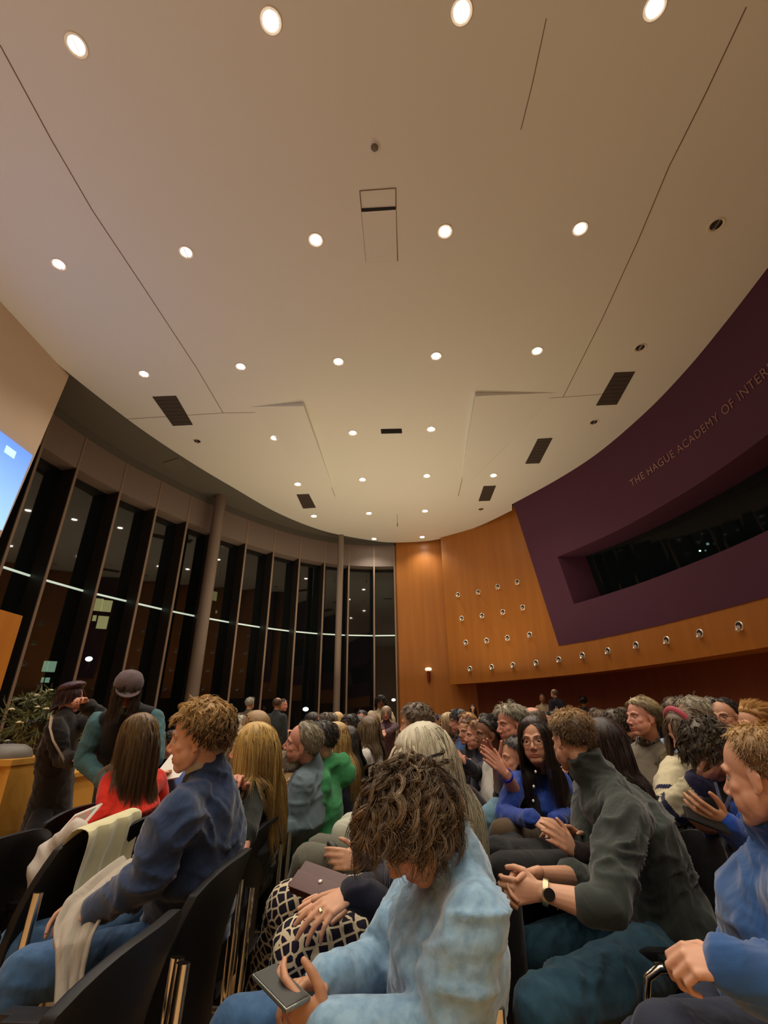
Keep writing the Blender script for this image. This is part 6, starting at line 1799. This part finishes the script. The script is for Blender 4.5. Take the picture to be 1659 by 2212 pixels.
MB().box((-0.72, -0.33, 0.05), (0.70, -0.30, p.z - 0.04)).build('front_panel', M_LECT, t, False)
for s in (-0.72, 0.69):
    MB().box((s - 0.02, -0.33, 0), (s + 0.02, 0.33, p.z - 0.04)).build('end_panel', M_LECT, t, False)

# flower arrangement on a pedestal
c = P(92, 1530, 5.25)
t = empty('flower_arrangement', (c.x, c.y, 0), 'large arrangement of green foliage and white flowers in a tall vase at the left', 'flowers')
MB().lathe([(0, 0), (0.20, 0), (0.18, 0.03), (0.11, 0.4), (0.12, 1.0), (0.19, 1.42), (0.17, 1.44), (0, 1.36)], 28).build('vase', mat('dark vase', (0.03, 0.022, 0.02, 1), 0.3), t)
rng = np.random.default_rng(4)
LEAF = mat('olive leaf', rgb(66, 76, 44), 0.6, var=(9, rgb(104, 108, 62), 0.2))
leaf = MB(); stem = MB(); flow = []
for i in range(150):
    a_ = rng.uniform(0, 6.28); el_ = rng.uniform(-0.35, 1.5)
    d = Vector((math.cos(a_)*math.cos(el_), math.sin(a_)*math.cos(el_), math.sin(el_)))
    L_ = rng.uniform(0.25, 0.62) * (1.1 if el_ < 0.2 else 0.85)
    p0 = Vector((0, 0, 1.40)); pts = [p0]
    for k_ in range(1, 6):
        f = k_ / 5; pts.append(p0 + d * L_ * f + Vector((0, 0, -0.16*f*f*L_*2)))
    stem.tube(pts, [0.004, 0.004, 0.003, 0.003, 0.002, 0.002], 5)
    for k_ in range(2, 6):
        for s_ in (-1, 1):
            dd = (pts[k_] - pts[k_-1]).normalized(); sd = dd.cross(Vector(rng.normal(size=3))).normalized()
            tip = pts[k_] + (dd*0.5 + sd*s_*0.9).normalized() * rng.uniform(0.07, 0.13); m_ = (pts[k_] + tip) / 2; w_ = dd.cross(sd).normalized()*0.004 + sd.cross(tip - m_).normalized()*0.014
            n_ = (tip - pts[k_]).cross(w_).normalized() * 0.0015
            leaf.add([pts[k_] + n_, m_ + w_ + n_, tip + n_, m_ - w_ + n_, pts[k_] - n_, m_ + w_ - n_, tip - n_, m_ - w_ - n_], [(0,1,2,3), (7,6,5,4), (0,4,5,1), (1,5,6,2), (2,6,7,3), (3,7,4,0)])
    if el_ > 0.25 and len(flow) < 26 and i % 2 == 0: flow.append(pts[-1])
    elif el_ < -0.1 and len(flow) < 26: flow.append(pts[-1])
stem.build('stems', LEAF, t); o = leaf.build('foliage', LEAF, t, False); 
WH = mat('white petal', rgb(214, 206, 168), 0.7)
for p_ in flow:
    mb = MB()
    for k_ in range(6):
        an = k_ * 1.047 + p_.x * 9
        mb.ell(p_ + Vector((math.cos(an)*0.018, math.sin(an)*0.018, 0.006)), (0.018, 0.012, 0.008), Matrix.Rotation(an, 3, 'Z') @ Matrix.Rotation(0.5, 3, 'Y'), 10, 6)
    mb.ell(p_ + Vector((0, 0, 0.01)), 0.008, nu=8, nv=6)
    mb.build('flower', WH, t)

# ------------------------------------------------------------------ chairs
def seat_for(J, yaw, label, fw=0.16):
    f = fwd(yaw)
    h = J['hip']
    return chair(h.x + f.x * fw, h.y + f.y * fw, yaw, label)
# row in front of the camera (backs toward us)
def rowchair(u, v, s, yaw, label, z=0.0):
    """(u,v,s): middle of the top edge of the backrest"""
    p = P(u, v, s); f = fwd(yaw)
    o = chair(p.x + f.x * 0.335, p.y + f.y * 0.335, yaw, label)
    o.scale.z = max(0.92, min(1.12, p.z / 0.955))
    return o
rowchair(322, 2005, 0.995, 86, 'black chair with a grey coat over its seat, nearest in the row ahead')
rowchair(512, 1848, 1.55, 86, 'black chair under the navy jacket')
rowchair(590, 1765, 2.15, 86, 'black chair under the person with long blonde hair')
rowchair(665, 1702, 2.75, 88, 'black chair under the bearded person')
rowchair(714, 1668, 3.35, 88, 'black chair under the green hooded sweatshirt')
rowchair(745, 1646, 3.95, 88, 'black chair under the person with long black hair')
rowchair(772, 1627, 4.6, 88, 'black chair under the cream shawl')
rowchair(797, 1610, 5.3, 88, 'black chair under the white sweater')
# rows nearer the stage
rowchair(40, 1800, 1.95, 80, 'big black empty chair back at the left edge')
rowchair(222, 1778, 2.0, 90, 'black chair with a cream blanket over its back')
rowchair(185, 1740, 2.6, 82, 'black empty chair in front of the wooden stage table')
rowchair(330, 1760, 2.3, 84, 'black chair under the bright red sweater')
def ch(J, yaw, label): return seat_for(J, yaw, label)
seat_for(JA, 92, 'black chair under the light blue fleece sweater', 0.22)
ch(JB, 95, 'black chair under the spotted dress')
ch(JC, 92, 'black chair under the grey trousers')
ch(JL, 100, 'black chair under the bright blue sweater')
rowchair(1530, 1802, 1.85, 84, 'large black chair under the dark green sweater')
# generic chairs under the mid audience
for o in [o for o in SC.objects if o.get('category') == 'person']:
    lb = o['label']
    if any(k_ in lb for k_ in ('tanding', 'leaning forward in the aisle', 'rising behind', 'light blue fleece', 'spotted dress', 'holding a small dark case', 'leaning forward with clasped', 'bowed over a phone', 'navy wool', 'long straight blonde', 'bearded', 'green hooded', 'long black hair beside', 'cream shawl', 'white sweater raising', 'bright red')): continue
    yv = o.location
    if yv.length > 9: continue
    lab = 'black chair under the ' + lb.replace('person ', 'sitter ', 1)
    wds = lab.split()
    chair(yv.x - 0.06, yv.y, 88, ' '.join(wds[:15]))

# cream blanket over a chair back
p0, p1 = P(163, 1797, 1.80), P(284, 1750, 2.23)
def cloth_sheet(name, label, cat, grid, m, th=0.006, group=None):
    """grid[j][i] world points -> thick draped sheet"""
    nj, ni = len(grid), len(grid[0])
    c = grid[0][0]
    t = None
    me = MB()
    flat = [Vector(p) for r in grid for p in r]
    me.add([p - c for p in flat], [(j*ni+i, j*ni+i+1, (j+1)*ni+i+1, (j+1)*ni+i) for j in range(nj-1) for i in range(ni-1)])
    o = me.build(name, m, None)
    o.location = c
    md = o.modifiers.new('thickness', 'SOLIDIFY'); md.thickness = th; md.offset = 0
    md2 = o.modifiers.new('sub', 'SUBSURF'); md2.levels = md2.render_levels = 1
    tag(o, label, cat, group)
    return o
f = fwd(90); S_ = (p1 - p0)
grid = []
for j in range(15):
    row = []
    for i in range(13):
        u_ = i / 12
        base = p0 + S_ * u_
        w_ = 0.012 * math.sin(u_ * 19 + j * 0.15) + 0.006 * math.sin(u_ * 41)
        if j < 3:
            q = base + f * (0.05 - 0.035*j) + Vector((0, 0, 0.004 - 0.03*(2-j) if j < 1 else 0.01))
        else:
            q = base - f * (0.035 + 0.012*math.sin(j*0.5) + w_*1.4) + Vector((0, 0, -(j-3) * 0.031))
        row.append(q)
    grid.append(row)
M_BLK = cloth('cream blanket', rgb(216, 208, 164), fold=0.5, sheen=0.3)
cloth_sheet('blanket', 'cream woollen blanket draped over a black chair back', 'blanket', grid, M_BLK)
# grey coat hanging from the nearest empty chair seat
def lump(name, label, cat, pts, rads, m, vox=0.01, amp=0.008, group=None):
    mb = MB()
    for a_, b_, r_ in pts: mb.limb([a_, b_], r_)
    me = remesh(mb, vox, 4)
    a = verts_of(me).astype(np.float64)
    nrm = np.empty(len(me.vertices)*3, dtype=np.float32); me.vertices.foreach_get('normal', nrm); nrm = nrm.reshape(-1, 3)
    w2 = 1 - np.abs(np.sin(38*a[:, 0] + 30*a[:, 1] + 2.5*np.sin(14*a[:, 2])))
    a += nrm * (amp * w2)[:, None]
    c = np.array(pts[0][0]); a -= c
    me.vertices.foreach_set('co', a.astype(np.float32).ravel()); me.update()
    o = link(name, me, m); o.location = Vector(c)
    tag(o, label, cat, group)
    return o
COAT = cl('light grey coat', 170, 160, 146)
def strip(name, label, cat, path, m, across=Vector((1, 0.15, 0.25)), ni=13, sub=4, th=0.012, amp=0.010):
    """path: (u, v, depth, half width)"""
    pts = []
    for a_, b_ in zip(path[:-1], path[1:]):
        for k_ in range(sub):
            f_ = k_ / sub
            pts.append((P(*a_[:3]).lerp(P(*b_[:3]), f_), a_[3] + (b_[3] - a_[3]) * f_))
    pts.append((P(*path[-1][:3]), path[-1][3]))
    grid = []
    for j_, (c_, w_) in enumerate(pts):
        t_ = (pts[min(j_+1, len(pts)-1)][0] - pts[max(0, j_-1)][0]).normalized()
        ac = (across - t_ * across.dot(t_)).normalized(); nn = t_.cross(ac)
        grid.append([c_ + ac * (w_ * (i_ / (ni-1) * 2 - 1)) + nn * (amp * math.sin(i_ * 1.35 + j_ * 0.25) + 0.5 * amp * math.sin(i_ * 2.9 - j_ * 0.4)) - nn * 0.02 * (1 - (i_ / (ni-1) * 2 - 1) ** 2) for i_ in range(ni)])
    return cloth_sheet(name, label, cat, grid, m, th)
strip('coat', 'light grey coat lying across the jeans below the navy jacket', 'coat',
      [(285, 1845, 1.66, 0.03), (245, 1885, 1.52, 0.06), (200, 1935, 1.42, 0.075), (172, 1985, 1.36, 0.07), (158, 2035, 1.31, 0.05), (150, 2110, 1.27, 0.036), (140, 2230, 1.2, 0.03)], COAT)
lump('jacket', 'white jacket left on the chair before the cream blanket', 'jacket',
     [(P(115, 1840, 1.95), P(165, 1795, 1.95), 0.045), (P(90, 1880, 1.9), P(110, 1840, 1.95), 0.05), (P(75, 1960, 1.85), P(95, 1890, 1.9), [(0.03, 0.05), (0.05, 0.05)]), (P(60, 2010, 1.8), P(80, 1960, 1.85), 0.03)], None, cl('white cotton jacket', 190, 180, 170))
# ring binder / bag on the seat ahead
p = P(245, 2040, 1.30)
t = empty('document_bag', (p.x, p.y, 0.56), 'flat dark green document bag on the nearest empty chair', 'bag')
MB().box((-0.16, -0.13, -0.03), (0.16, 0.13, 0.03)).build('pouch', mat('dark green nylon', rgb(36, 44, 38), 0.5), t, True, 0.012)
MB().box((-0.16, -0.135, 0.0), (0.16, -0.128, 0.012)).build('zip', BLACKPL, t, False)
t.rotation_euler = (0.1, 0, math.radians(-5))
# patterned flat shoe far down the row
c = P(742, 1750, 2.9)
